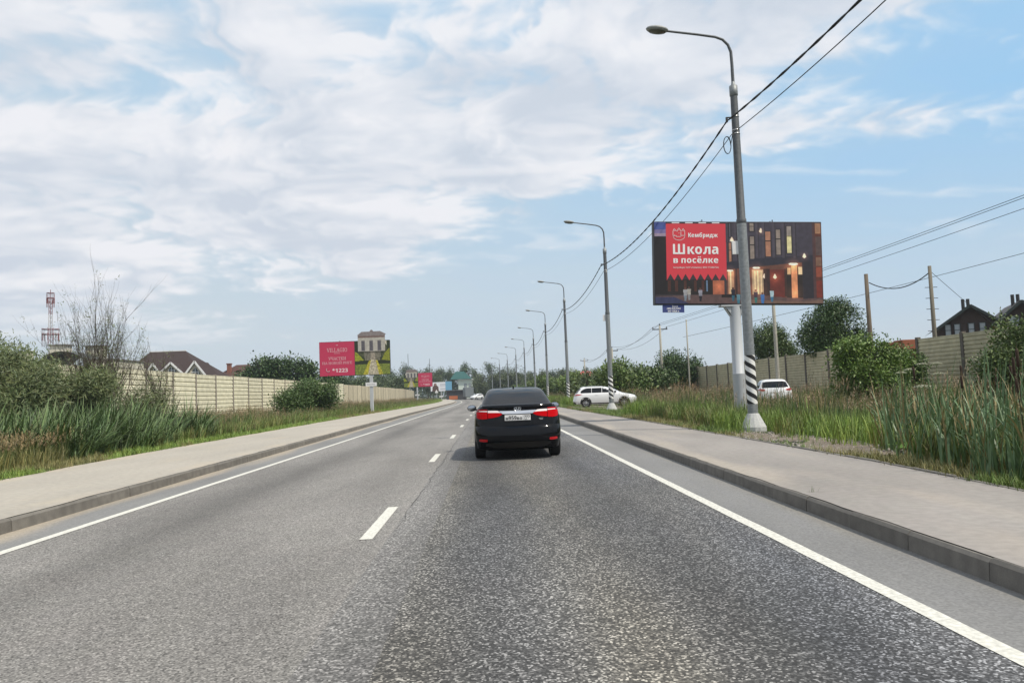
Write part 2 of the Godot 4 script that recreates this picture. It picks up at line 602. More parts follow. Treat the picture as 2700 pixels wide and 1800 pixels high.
# poster of the brick school at dusk; the numbers are on a 2000 x 980 sheet
func school_print() -> ImageTexture:
	var im := Image.create(1000, 490, false, Image.FORMAT_RGB8)
	var P := func(l): return l.map(func(q): return Vector2((q[0] - 190) * 0.5, (q[1] - 125) * 0.5))
	var R := func(x0, y0, x1, y1, c): paint_poly(im, P.call([[x0, y0], [x1, y0], [x1, y1], [x0, y1]]), c)
	var dark := Color(0.20, 0.185, 0.215)
	var brick := Color(0.42, 0.20, 0.17)
	im.fill(dark)
	R.call(190, 125, 325, 300, Color(0.27, 0.33, 0.58))
	R.call(190, 215, 325, 262, Color(0.45, 0.42, 0.60))
	R.call(190, 262, 325, 298, Color(0.62, 0.55, 0.63))
	R.call(190, 300, 325, 1000, Color(0.10, 0.09, 0.11))
	R.call(325, 820, 880, 1000, Color(0.13, 0.11, 0.12))
	for x in [340, 425, 530, 650, 740]: R.call(x, 830, x + 34, 960, Color(0.28, 0.16, 0.14))
	R.call(795, 830, 815, 960, Color(0.40, 0.50, 0.62))
	R.call(875, 830, 1012, 1000, Color(0.62, 0.36, 0.27))
	# upper storey
	R.call(1040, 130, 2190, 640, Color(0.25, 0.235, 0.285))
	for w in [[1085, 135, 1100, 610, 0], [1190, 140, 1240, 265, 1], [1190, 330, 1245, 590, 1], [1075, 380, 1105, 608, 2], [1330, 140, 1380, 235, 1], [1330, 300, 1382, 570, 1], [1515, 240, 1580, 540, 2], [1645, 215, 1698, 520, 1], [1775, 175, 1832, 500, 3]]:
		R.call(w[0] - 12, w[1] - 8, w[2] + 12, w[3] + 8, Color(0.15, 0.14, 0.165))
		R.call(w[0], w[1], w[2], w[3], [Color(0.34, 0.33, 0.38), Color(0.55, 0.50, 0.47), Color(0.66, 0.47, 0.38), Color(0.86, 0.82, 0.62)][w[4]])
		R.call(w[0], lerp(w[1], w[3], 0.36), w[2], lerp(w[1], w[3], 0.39), Color(0.10, 0.09, 0.10))
	R.call(1775, 175, 1832, 290, Color(0.58, 0.54, 0.52))
	paint_poly(im, P.call([[1040, 610], [1340, 570], [2110, 520], [2110, 600], [1340, 660], [1040, 700]]), Color(0.17, 0.17, 0.22))
	# ground floor, lit brick
	paint_poly(im, P.call([[1040, 700], [1340, 672], [1960, 610], [1960, 1050], [1040, 1010]]), Color(0.40, 0.26, 0.22))
	for w in [[1060, 720, 1130, 990, 0], [1210, 725, 1228, 1000, 0], [1345, 700, 1480, 1000, 1], [1760, 680, 1815, 1040, 2], [1890, 665, 1950, 1040, 2]]:
		R.call(w[0], w[1], w[2], w[3], [Color(0.74, 0.56, 0.44), Color(0.66, 0.58, 0.48), Color(0.16, 0.13, 0.13)][w[4]])
	for x in [1085, 1375, 1410, 1450]: R.call(x, 715, x + 10, 990, Color(0.95, 0.85, 0.66))
	R.call(1815, 650, 1888, 1040, Color(0.84, 0.56, 0.40))
	R.call(1900, 665, 1950, 760, Color(0.88, 0.78, 0.62))
	R.call(1770, 680, 1812, 760, Color(0.80, 0.66, 0.50))
	R.call(1560, 700, 1735, 1035, Color(0.40, 0.17, 0.15))
	R.call(1480, 690, 1560, 1010, Color(0.19, 0.13, 0.14))
	for e in [[1845, 632, 58, 16], [1400, 678, 46, 14], [1085, 712, 40, 12]]:
		var ring := []
		for k in 16: ring.append([e[0] + cos(k * TAU / 16) * e[2], e[1] + sin(k * TAU / 16) * e[3]])
		paint_poly(im, P.call(ring), Color(1.0, 0.93, 0.82))
	for e in [[1465, 225], [1980, 530], [1115, 335], [1495, 775], [1620, 780]]:
		paint_poly(im, P.call([[e[0] - 6, e[1] - 28], [e[0] + 6, e[1] - 28], [e[0] + 24, e[1] + 14], [e[0], e[1] + 34], [e[0] - 24, e[1] + 14]]), Color(0.92, 0.84, 0.76))
	for x in [1140, 1400, 1478, 1600, 1718, 1850]:
		R.call(x, 130, x + 30, 560, Color(0.285, 0.265, 0.31))
		R.call(x + 30, 130, x + 38, 560, Color(0.17, 0.16, 0.19))
	for x in [1145, 1240, 1500, 1735]: R.call(x, 690, x + 22, 1020, Color(0.23, 0.16, 0.155))
	# right-hand column and the next facade
	R.call(1952, 600, 2110, 1050, Color(0.16, 0.15, 0.19))
	R.call(2082, 130, 2112, 1060, Color(0.30, 0.21, 0.22))
	R.call(2112, 135, 2190, 1060, Color(0.36, 0.19, 0.16))
	for b in [[140, 265, Color(0.62, 0.46, 0.36)], [300, 530, Color(0.33, 0.27, 0.27)], [550, 655, Color(0.48, 0.36, 0.30)], [670, 790, Color(0.56, 0.28, 0.21)], [835, 1035, Color(0.45, 0.18, 0.15)]]:
		R.call(2118, b[0], 2186, b[1], b[2])
	# forecourt
	paint_poly(im, P.call([[190, 1020], [700, 1000], [1300, 1000], [1960, 1050], [2190, 1040], [2190, 1110], [190, 1110]]), Color(0.36, 0.28, 0.28))
	paint_poly(im, P.call([[190, 1030], [420, 1030], [600, 1110], [190, 1110]]), Color(0.20, 0.22, 0.35))
	paint_poly(im, P.call([[1300, 1060], [1900, 1085], [2190, 1060], [2190, 1110], [1200, 1110]]), Color(0.45, 0.35, 0.31))
	R.call(975, 995, 1300, 1035, Color(0.12, 0.09, 0.10))
	for g in [[545, 930, Color(0.60, 0.60, 0.62), Color(0.45, 0.5, 0.55)], [590, 920, Color(0.62, 0.6, 0.58), Color(0.5, 0.5, 0.52)], [725, 935, Color(0.55, 0.55, 0.6), Color(0.12, 0.12, 0.16)], [1115, 930, Color(0.12, 0.12, 0.18), Color(0.16, 0.36, 0.44)], [1178, 985, Color(0.35, 0.50, 0.56), Color(0.20, 0.42, 0.50)], [1385, 955, Color(0.14, 0.14, 0.22), Color(0.14, 0.40, 0.40)], [1465, 990, Color(0.20, 0.40, 0.66), Color(0.22, 0.44, 0.7)], [1578, 945, Color(0.68, 0.78, 0.82), Color(0.22, 0.42, 0.55)]]:
		var x = g[0]
		var y = g[1]
		paint_poly(im, P.call([[x - 10, y - 16], [x + 10, y - 16], [x + 12, y + 6], [x - 12, y + 6]]), Color(0.35, 0.24, 0.22))
		paint_poly(im, P.call([[x - 24, y + 10], [x + 24, y + 10], [x + 20, y + 80], [x - 20, y + 80]]), g[2])
		paint_poly(im, P.call([[x - 18, y + 80], [x + 18, y + 80], [x + 12, y + 145], [x - 10, y + 145]]), g[3])
	soften(im, 3)
	for e in [[1845, 660, 150, 0.55], [1400, 720, 150, 0.5], [1085, 740, 120, 0.45], [1465, 240, 70, 0.25], [1980, 545, 80, 0.3], [1115, 350, 60, 0.25], [1620, 800, 110, 0.35], [945, 900, 120, 0.25], [1850, 980, 160, 0.3], [1400, 950, 170, 0.3]]:
		var cx: float = (e[0] - 190.0) * 0.5
		var cy: float = (e[1] - 125.0) * 0.5
		var r: float = e[2] * 0.5
		for y in range(maxi(0, int(cy - r)), mini(490, int(cy + r))):
			for x in range(maxi(0, int(cx - r)), mini(1000, int(cx + r))):
				var k: float = e[3] * pow(maxf(0.0, 1.0 - Vector2(x - cx, y - cy).length() / r), 1.6)
				var c := im.get_pixel(x, y)
				im.set_pixel(x, y, Color(c.r + k * 0.95, c.g + k * 0.55, c.b + k * 0.34))
	roughen(im, 0.14, 0.025, 5)
	# the red banner with its toothed hem stays crisp
	var red := Color(0.815, 0.235, 0.285)
	var hem := [[327, 145], [1042, 145], [1045, 830]]
	for k in 8:
		hem.append([1000 - k * 89.5, 750])
		hem.append([1045 - (k + 1) * 89.5, 828])
	paint_poly(im, P.call(hem), red)
	for k in 4: R.call(400 + k * 160, 127, 490 + k * 160, 142, Color(0.85, 0.85, 0.87))
	return ImageTexture.create_from_image(im)

# garden avenue print of the estate billboard (right half of the sheet)
func garden_print() -> ImageTexture:
	var im := Image.create(400, 360, false, Image.FORMAT_RGB8)
	var P := func(l): return l.map(func(q): return Vector2(q[0] * 4.0, q[1] * 3.6))
	im.fill(Color(0.16, 0.20, 0.13))
	paint_poly(im, P.call([[10, 0], [92, 0], [90, 30], [10, 30]]), Color(0.72, 0.70, 0.64))
	paint_poly(im, P.call([[10, 12], [90, 12], [96, 40], [70, 50], [30, 50], [8, 40]]), Color(0.27, 0.29, 0.20))
	paint_poly(im, P.call([[24, 22], [76, 22], [72, 58], [28, 58]]), Color(0.42, 0.41, 0.36))
	paint_poly(im, P.call([[44, 24], [58, 24], [58, 55], [44, 55]]), Color(0.55, 0.52, 0.47))
	paint_poly(im, P.call([[0, 30], [12, 40], [30, 62], [0, 62]]), Color(0.52, 0.55, 0.16))
	paint_poly(im, P.call([[100, 22], [86, 36], [74, 62], [100, 62]]), Color(0.48, 0.50, 0.16))
	paint_poly(im, P.call([[0, 60], [38, 57], [66, 57], [100, 60], [100, 70], [0, 70]]), Color(0.14, 0.17, 0.10))
	paint_poly(im, P.call([[0, 70], [100, 68], [100, 100], [0, 100]]), Color(0.42, 0.47, 0.19))
	paint_poly(im, P.call([[40, 58], [64, 58], [80, 100], [22, 100]]), Color(0.64, 0.61, 0.20))
	paint_poly(im, P.call([[46, 56], [59, 56], [68, 100], [36, 100]]), Color(0.66, 0.63, 0.55))
	soften(im, 8)
	roughen(im, 0.35, 0.035, 9)
	return ImageTexture.create_from_image(im)

func mansion_print() -> ImageTexture:
	var im := Image.create(256, 256, false, Image.FORMAT_RGB8)
	var P := func(l): return l.map(func(q): return Vector2(q[0] * 2.56, q[1] * 2.56))
	im.fill(Color(0.66, 0.645, 0.61))
	paint_poly(im, P.call([[0, 0], [100, 0], [100, 32], [0, 32]]), Color(0.50, 0.47, 0.47))
	paint_poly(im, P.call([[0, 28], [100, 28], [100, 36], [0, 36]]), Color(0.43, 0.36, 0.34))
	for x in [22, 50, 78]:
		paint_poly(im, P.call([[x - 5, 50], [x + 5, 50], [x + 5, 96], [x - 5, 96]]), Color(0.34, 0.33, 0.35))
	soften(im, 10)
	roughen(im, 0.12, 0.03, 3)
	return ImageTexture.create_from_image(im)

func person_print() -> ImageTexture:
	var im := Image.create(256, 128, false, Image.FORMAT_RGB8)
	im.fill(Color(0.86, 0.87, 0.89))
	var P := func(l): return l.map(func(q): return Vector2(q[0] * 2.56, q[1] * 1.28))
	paint_poly(im, P.call([[8, 100], [10, 55], [17, 35], [19, 15], [26, 12], [31, 20], [32, 36], [41, 52], [42, 100]]), Color(0.34, 0.25, 0.22))
	paint_poly(im, P.call([[20, 20], [28, 20], [28, 34], [22, 36]]), Color(0.62, 0.47, 0.40))
	for y in [22, 34, 46, 70, 80]: paint_poly(im, P.call([[50, y], [92, y], [92, y + 5], [50, y + 5]]), Color(0.62, 0.62, 0.67))
	soften(im, 4)
	return ImageTexture.create_from_image(im)

func printed(key: String, tex: Texture2D) -> StandardMaterial3D:
	var m := mat(key, Color.WHITE, 0.75)
	m.albedo_texture = tex
	return m

func uv_rect(st: SurfaceTool, x0: float, y0: float, x1: float, y1: float, z: float, u0 := 0.0, u1 := 1.0):
	var p := [[x0, y0, u0, 1.0], [x0, y1, u0, 0.0], [x1, y1, u1, 0.0], [x1, y0, u1, 1.0]]
	for k in [0, 1, 2, 0, 2, 3]:
		st.set_uv(Vector2(p[k][2], p[k][3]))
		st.add_vertex(Vector3(p[k][0], p[k][1], z))

# ------------------------------------------------------------------ cars
# A body is a stack of rounded outlines: [height, half width, rear z, front z, rear rounding depth, front rounding depth, smooth group]
var rings := []
const NR := 2.9
const NF := 2.5

func ring_at(y: float) -> Array:
	for i in rings.size() - 1:
		if y <= rings[i + 1][0]:
			var t: float = clampf((y - rings[i][0]) / maxf(rings[i + 1][0] - rings[i][0], 0.0001), 0.0, 1.0)
			var out := []
			for k in 6: out.append(lerpf(rings[i][k], rings[i + 1][k], t))
			return out
	return rings[-1]

func rear_z(x: float, y: float) -> float:
	var r := ring_at(y)
	var t := minf(absf(x) / r[1], 0.9995)
	return r[2] - r[4] + r[4] * pow(1.0 - pow(t, NR), 1.0 / NR)

func side_x(z: float, y: float) -> float:
	var r := ring_at(y)
	if z > r[2] - r[4]:
		return r[1] * pow(maxf(1.0 - pow(minf((z - r[2] + r[4]) / r[4], 1.0), NR), 0.0), 1.0 / NR)
	if z < r[3] + r[5]:
		return r[1] * pow(maxf(1.0 - pow(minf((r[3] + r[5] - z) / r[5], 1.0), NF), 0.0), 1.0 / NF)
	return r[1]

func rear_point(x: float, y: float, off: float) -> Vector3:
	var e := 0.004
	var z := rear_z(x, y)
	var n := Vector3(-(rear_z(x + e, y) - rear_z(x - e, y)) / (2 * e), -(rear_z(x, y + e) - rear_z(x, y - e)) / (2 * e), 1.0)
	n.x = clampf(n.x, -6, 6)
	n.y = clampf(n.y, -3, 3)
	return Vector3(x, y, z) + n.normalized() * off

# patch on the rear of the body; cols = [x, y low, y high]; each span is subdivided so that it follows the body
func rear_patch(st: SurfaceTool, cols: Array, off: float, ny := 4, nx := 4, skirt := 0.012):
	var rows := []
	for i in cols.size() - 1:
		for k in range(nx if i < cols.size() - 2 else nx + 1):
			var t := k / float(nx)
			var x := lerpf(cols[i][0], cols[i + 1][0], t)
			var lo := lerpf(cols[i][1], cols[i + 1][1], t)
			var hi := lerpf(cols[i][2], cols[i + 1][2], t)
			var row := []
			for q in ny + 1: row.append(rear_point(x, lerpf(lo, hi, q / float(ny)), off))
			rows.append(row)
	sheet(st, rows, 3, true)
	if skirt > 0.0:
		var inn := func(p: Vector3): return p - Vector3(0, 0, skirt)
		for i in rows.size() - 1:
			quad(st, rows[i][0], rows[i + 1][0], inn.call(rows[i + 1][0]), inn.call(rows[i][0]))
			quad(st, rows[i][ny], rows[i + 1][ny], inn.call(rows[i + 1][ny]), inn.call(rows[i][ny]))
		for r in [rows[0], rows[-1]]:
			for q in ny: quad(st, r[q], r[q + 1], inn.call(r[q + 1]), inn.call(r[q]))

func side_patch(st: SurfaceTool, cols: Array, off: float, s: float, ny := 4, nx := 4):
	var rows := []
	for i in cols.size() - 1:
		for k in range(nx if i < cols.size() - 2 else nx + 1):
			var t := k / float(nx)
			var z := lerpf(cols[i][0], cols[i + 1][0], t)
			var row := []
			for q in ny + 1:
				var y := lerpf(lerpf(cols[i][1], cols[i + 1][1], t), lerpf(cols[i][2], cols[i + 1][2], t), q / float(ny))
				row.append(Vector3(s * (side_x(z, y) + off), y, z))
			rows.append(row)
	sheet(st, rows, 3)

func shell(st: SurfaceTool, from := 0, to := -1):
	var rows := []
	var last := rings.size() if to < 0 else to
	for i in range(from, last):
		var r = rings[i]
		var half := []
		for k in 13:
			var a := k / 12.0 * PI / 2
			half.append(Vector3(r[1] * pow(sin(a), 2 / NR), r[0], r[2] - r[4] + r[4] * pow(cos(a), 2 / NR)))
		for k in range(1, 10):
			half.append(Vector3(r[1], r[0], lerpf(r[2] - r[4], r[3] + r[5], k / 10.0)))
		for k in 11:
			var a := PI / 2 - k / 10.0 * PI / 2
			half.append(Vector3(r[1] * pow(maxf(sin(a), 0.0), 2 / NF), r[0], r[3] + r[5] - r[5] * pow(maxf(cos(a), 0.0), 2 / NF)))
		var full := half.duplicate()
		for k in range(half.size() - 2, -1, -1): full.append(half[k] * Vector3(-1, 1, 1))
		rows.append(full)
	for i in rows.size() - 1:
		sheet(st, [rows[i], rows[i + 1]], rings[from + i][6])
	var mid := Vector3(0, rings[last - 1][0] + 0.004, (rings[last - 1][2] + rings[last - 1][3]) / 2)
	st.set_smooth_group(rings[last - 2][6])
	for k in rows[-1].size() - 1: tri(st, rows[-1][k], mid, rows[-1][k + 1])
	st.set_smooth_group(-1)
	var low := Vector3(0, rings[from][0], (rings[from][2] + rings[from][3]) / 2)
	for k in rows[0].size() - 1: tri(st, rows[0][k], rows[0][k + 1], low)

func wheel(parent: Node3D, at: Vector3, r: float, w: float, s: float, rim_m: Material, spokes := 10):
	var st := tool()
	var prof := [[r * 0.62, -w / 2], [r * 0.9, -w / 2], [r * 0.975, -w * 0.43], [r, -w * 0.3], [r, w * 0.3], [r * 0.975, w * 0.43], [r * 0.9, w / 2], [r * 0.62, w / 2], [r * 0.62, -w / 2]]
	lathe(st, Vector3.ZERO, prof, 28)
	var t := part("wheel", st, mat("tyre", lin(0.012, 0.012, 0.013), 0.85), parent)
	t.position = at
	t.rotation.z = -s * PI / 2
	st = tool()
	lathe(st, Vector3.ZERO, [[r * 0.62, w * 0.42], [r * 0.66, w * 0.47], [r * 0.6, w * 0.47], [r * 0.58, w * 0.2]], 28)
	for k in spokes:
		var b := Basis(Vector3.UP, TAU * k / spokes)
		box(st, b * Vector3(r * 0.33, w * 0.40, 0), Vector3(r * 0.6, w * 0.10, r * 0.09), b)
	lathe(st, Vector3.ZERO, [[r * 0.13, w * 0.3], [r * 0.13, w * 0.47], [0.001, w * 0.48]], 12)
	part("rim", st, rim_m, t)
	st = tool()
	lathe(st, Vector3.ZERO, [[r * 0.62, w * 0.12], [0.001, w * 0.12]], 16)
	part("brake_disc", st, mat("brake", lin(0.03, 0.03, 0.03), 0.6, 0.3), t)

func arch(parent: Node3D, z: float, y: float, r: float, s: float, low: float):
	var st := tool()
	var cols := []
	for k in 13:
		var a := PI * k / 12.0
		cols.append([z + cos(a) * r, low, maxf(low + 0.005, y + sin(a) * r)])
	side_patch(st, cols, 0.003, s, 3, 2)
	part("wheel_arch", st, mat("arch", lin(0.008, 0.008, 0.008), 0.9), parent)

func black_sedan(at: Vector3) -> Node3D:
	var t := thing("sedan_car", "black four-door sedan with red tail lights driving ahead in the right lane", "car", at)
	var L := 4.62
	var zr := L / 2
	var zf := -L / 2
	rings = [
		[0.19, 0.80, zr - 0.42, zf + 0.28, 0.40, 0.5, 0],
		[0.235, 0.835, zr - 0.14, zf + 0.12, 0.42, 0.55, 1],
		[0.36, 0.855, zr - 0.055, zf + 0.04, 0.44, 0.6, 1],
		[0.385, 0.868, zr - 0.012, zf + 0.03, 0.45, 0.6, 2],
		[0.47, 0.882, zr, zf, 0.46, 0.62, 2],
		[0.58, 0.888, zr - 0.008, zf, 0.48, 0.65, 2],
		[0.66, 0.888, zr - 0.035, zf + 0.05, 0.50, 0.65, 2],
		[0.69, 0.887, zr - 0.065, zf + 0.08, 0.50, 0.68, 3],
		[0.82, 0.880, zr - 0.075, zf + 0.22, 0.52, 0.72, 3],
		[0.93, 0.862, zr - 0.095, zf + 0.55, 0.52, 0.72, 3],
		[1.00, 0.842, zr - 0.115, zf + 0.85, 0.52, 0.7, 3],
		[1.07, 0.800, zr - 0.105, zf + 1.05, 0.50, 0.6, 3],
		[1.092, 0.775, zr - 0.125, zf + 1.12, 0.46, 0.6, 4],
		[1.102, 0.735, zr - 0.50, zf + 1.25, 0.30, 0.5, 5],
		[1.25, 0.672, zr - 0.83, zf + 1.62, 0.26, 0.5, 5],
		[1.36, 0.622, zr - 1.10, zf + 1.92, 0.24, 0.5, 5],
		[1.415, 0.585, zr - 1.30, zf + 2.12, 0.24, 0.5, 5],
		[1.445, 0.53, zr - 1.48, zf + 2.3, 0.24, 0.5, 5],
		[1.462, 0.42, zr - 1.66, zf + 2.45, 0.24, 0.4, 5],
		[1.470, 0.25, zr - 1.85, zf + 2.6, 0.2, 0.3, 5]]
	var paint := mat("black_paint", lin(0.004, 0.0045, 0.006), 0.30, 0.0, 0.5)
	paint.metallic_specular = 0.10
	paint.clearcoat_roughness = 0.06
	var st := tool()
	shell(st)
	part("body", st, paint, t)
	# rear window and side windows
	var glass := mat("dark_glass", lin(0.012, 0.014, 0.017), 0.03)
	glass.metallic_specular = 0.30
	st = tool()
	rear_patch(st, [[-0.655, 1.118, 1.15], [-0.62, 1.118, 1.28], [-0.56, 1.116, 1.405], [-0.30, 1.114, 1.418], [0.0, 1.112, 1.42], [0.30, 1.114, 1.418], [0.56, 1.116, 1.405], [0.62, 1.118, 1.28], [0.655, 1.118, 1.15]], 0.004, 10, 3)
	part("rear_window", st, glass, t)
	for s in [-1, 1]:
		st = tool()
		side_patch(st, [[0.98, 1.13, 1.16], [0.72, 1.12, 1.36], [0.42, 1.12, 1.40], [-0.08, 1.12, 1.41], [-0.55, 1.12, 1.36], [-1.0, 1.12, 1.16]], 0.004, s, 5, 3)
		part("side_window", st, glass, t)
	# boot lid stands a little proud of the wings, with its rounded lower edge
	st = tool()
	var lid := []
	for k in 17:
		var x := -0.60 + k * 1.20 / 16.0
		var lo := 0.705 + 0.16 * pow(maxf(0.0, (absf(x) - 0.40) / 0.20), 2.0)
		lid.append([x, lo, 1.062 - 0.012 * x * x])
	rear_patch(st, lid, 0.007, 8, 1, 0.03)
	part("boot_lid", st, paint, t)
	st = tool()
	var lip := []
	for k in 13: lip.append([-0.70 + k * 1.40 / 12.0, 1.066, 1.094])
	rear_patch(st, lip, 0.028, 3, 1, 0.06)
	part("boot_spoiler", st, paint, t)
	# chrome bar and tail lights
	var chrome := mat("chrome", lin(0.75, 0.76, 0.78), 0.12, 1.0)
	st = tool()
	rear_patch(st, [[-0.36, 0.962, 0.986], [-0.30, 0.925, 0.984], [0.0, 0.92, 0.978], [0.30, 0.925, 0.984], [0.36, 0.962, 0.986]], 0.024, 2, 4, 0.03)
	part("chrome_bar", st, chrome, t)
	var red := mat("tail_red", lin(0.42, 0.001, 0.004), 0.12)
	red.metallic_specular = 0.2
	var clear := mat("tail_clear", lin(0.80, 0.70, 0.70), 0.15)
	for s in [-1, 1]:
		st = tool()
		var lo := [[0.31, 0.918, 0.936], [0.38, 0.880, 0.949], [0.50, 0.856, 0.954], [0.595, 0.846, 0.956]]
		var hi := [[0.31, 0.944, 0.955], [0.40, 0.952, 0.992], [0.50, 0.955, 1.002], [0.595, 0.957, 1.006]]
		var out_lo := [[0.605, 0.840, 0.970], [0.70, 0.832, 0.975], [0.775, 0.840, 0.978], [0.82, 0.862, 0.978]]
		var out_hi := [[0.605, 0.998, 1.030], [0.70, 1.000, 1.030], [0.76, 1.000, 1.024], [0.80, 1.000, 1.015]]
		var fl := func(l): return l.map(func(c): return [c[0] * s, c[1], c[2]])
		rear_patch(st, fl.call(lo), 0.018, 3, 4, 0.025)
		var a := part("tail_light", st, red, t)
		st = tool()
		rear_patch(st, fl.call(out_lo), 0.018, 3, 5, 0.025)
		part("brake_lens", st, red, a)
		st = tool()
		rear_patch(st, fl.call(hi), 0.019, 2, 4, 0.02)
		rear_patch(st, fl.call([[0.605, 0.974, 0.994], [0.70, 0.979, 0.996], [0.77, 0.981, 0.996]]), 0.019, 2, 4, 0.02)
		part("reversing_lens", st, clear, a)
		st = tool()
		rear_patch(st, fl.call(out_hi), 0.018, 2, 4, 0.02)
		part("upper_lens", st, red, a)
		st = tool()
		rear_patch(st, fl.call([[0.625, 0.388, 0.432], [0.69, 0.386, 0.436], [0.755, 0.390, 0.440], [0.785, 0.396, 0.436]]), 0.008, 2, 4)
		part("reflector", st, mat("reflector_red", lin(0.45, 0.004, 0.008), 0.15), t)
		# mirrors
		st = tool()
		var my := 1.025
		var pts := []
		var rad := []
		for k in 7:
			pts.append(Vector3(s * 0.99, my, -0.66 + k * 0.035))
			rad.append(0.075 * sin(lerpf(0.5, 1.5, k / 6.0)))
		var shape := tool()
		tube(shape, pts, rad, 14)
		var mesh := done(shape)
		var mo := mi("mirror", mesh, paint, t)
		mo.scale = Vector3(1.45, 1.0, 1.0)
		mo.position = Vector3(-s * 0.99 * 0.45 - s * 0.01, 0, 0)
		st = tool()
		lathe(st, Vector3.ZERO, [[0.0675, 0.0], [0.06, 0.006], [0.001, 0.006]], 18)
		var gl := part("mirror_glass", st, mat("mirror_glass", lin(0.40, 0.43, 0.47), 0.03, 1.0), mo)
		gl.position = Vector3(s * 0.99, my, -0.45)
		gl.rotation.x = PI / 2
		st = tool()
		box(st, Vector3(s * 0.86, 0.985, -0.56), Vector3(0.16, 0.035, 0.07))
		part("mirror_arm", st, paint, mo)
		for zz in [1.33, -1.37]:
			arch(t, zz, 0.33, 0.365, s, 0.21)
			wheel(t, Vector3(s * 0.785, 0.316, zz), 0.316, 0.225, s, mat("alloy", lin(0.45, 0.45, 0.46), 0.3, 0.9))
		# door handles and a sill line
		for zz in [0.62, -0.42]:
			st = tool()
			cbox(st, Vector3(s * 0.875, 0.90, zz), Vector3(0.035, 0.03, 0.19), 0.008)
			part("door_handle", st, paint, t)
	# number plate with its frame
	var py := 0.851
	var pz := rear_z(0, py) + 0.028
	st = tool()
	cbox(st, Vector3(-0.005, py, pz), Vector3(0.535, 0.127, 0.018), 0.004)
	var pf := part("plate_frame", st, mat("black_plastic", lin(0.01, 0.01, 0.01), 0.5), t)
	st = tool()
	cbox(st, Vector3(-0.005, py, pz + 0.010), Vector3(0.52, 0.112, 0.006), 0.001)
	var pl := part("number_plate", st, mat("plate_white", lin(0.72, 0.72, 0.72), 0.45), t)
	var ink := mat("plate_ink", lin(0.01, 0.01, 0.01), 0.6)
	var z1 := pz + 0.0145
	var x := -0.245
	for g in [["м", 0.052, 0.050], ["9", 0.046, 0.078], ["5", 0.046, 0.078], ["9", 0.046, 0.078], ["в", 0.046, 0.050], ["о", 0.050, 0.050]]:
		text(g[0], F_BOLD, Rect2(x, py - 0.042, g[1], g[2]), ink, pl, z1, "plate_character")
		x += g[1] + 0.009
	text("777", F_BOLD, Rect2(0.125, py - 0.020, 0.115, 0.060), ink, pl, z1, "plate_character")
	text("RUS", F_REG, Rect2(0.135, py - 0.046, 0.050, 0.017), ink, pl, z1, "plate_character")
	st = tool()
	box(st, Vector3(0.105, py, z1 - 0.001), Vector3(0.004, 0.108, 0.002))
	part("plate_rule", st, ink, pl)
	# oval emblem of three rings
	var ey := 1.028
	var ez := rear_z(0, ey) + 0.012
	st = tool()
	for e in [[0.0, 0.0, 0.068, 0.045], [0.0, 0.012, 0.044, 0.020], [0.0, 0.0, 0.021, 0.041]]:
		var loop := []
		for k in 25: loop.append(Vector3(e[0] + cos(k * TAU / 24) * e[2], ey + e[1] + sin(k * TAU / 24) * e[3], ez))
		tube(st, loop, 0.006, 6, false)
	part("emblem", st, chrome, t)
	st = tool()
	for q in [[0.47, 0.822, 0.085], [0.47, 0.800, 0.062]]:
		box(st, Vector3(q[0], q[1], rear_z(q[0], q[1]) + 0.014), Vector3(q[2], 0.013, 0.006))
	part("badge", st, chrome, t)
	# keyhole trim, lower valance, exhaust and underbody
	st = tool()
	rear_patch(st, [[-0.66, 0.30, 0.355], [-0.5, 0.255, 0.365], [0.0, 0.245, 0.37], [0.5, 0.255, 0.365], [0.66, 0.30, 0.355]], 0.006, 3, 6)
	part("valance", st, mat("black_plastic", lin(0.01, 0.01, 0.01), 0.5), t)
	st = tool()
	tube(st, [Vector3(-0.43, 0.235, 1.82), Vector3(-0.2, 0.215, 1.86), Vector3(0.2, 0.215, 1.86), Vector3(0.43, 0.238, 1.82)], 0.012, 6)
	part("tow_bar", st, mat("steel", lin(0.30, 0.30, 0.31), 0.35, 0.9), t)
	st = tool()
	box(st, Vector3(0, 0.21, 0.0), Vector3(1.24, 0.06, 3.7))
	box(st, Vector3(0, 0.25, 1.33), Vector3(1.35, 0.10, 0.12))
	part("underbody", st, mat("arch", lin(0.008, 0.008, 0.008), 0.9), t)
	st = tool()
	tube(st, [Vector3(-0.02, 1.466, 0.62), Vector3(-0.02, 1.50, 0.70), Vector3(-0.02, 1.505, 0.76)], [0.02, 0.012, 0.004], 6)
	part("roof_aerial", st, paint, t)
	return t

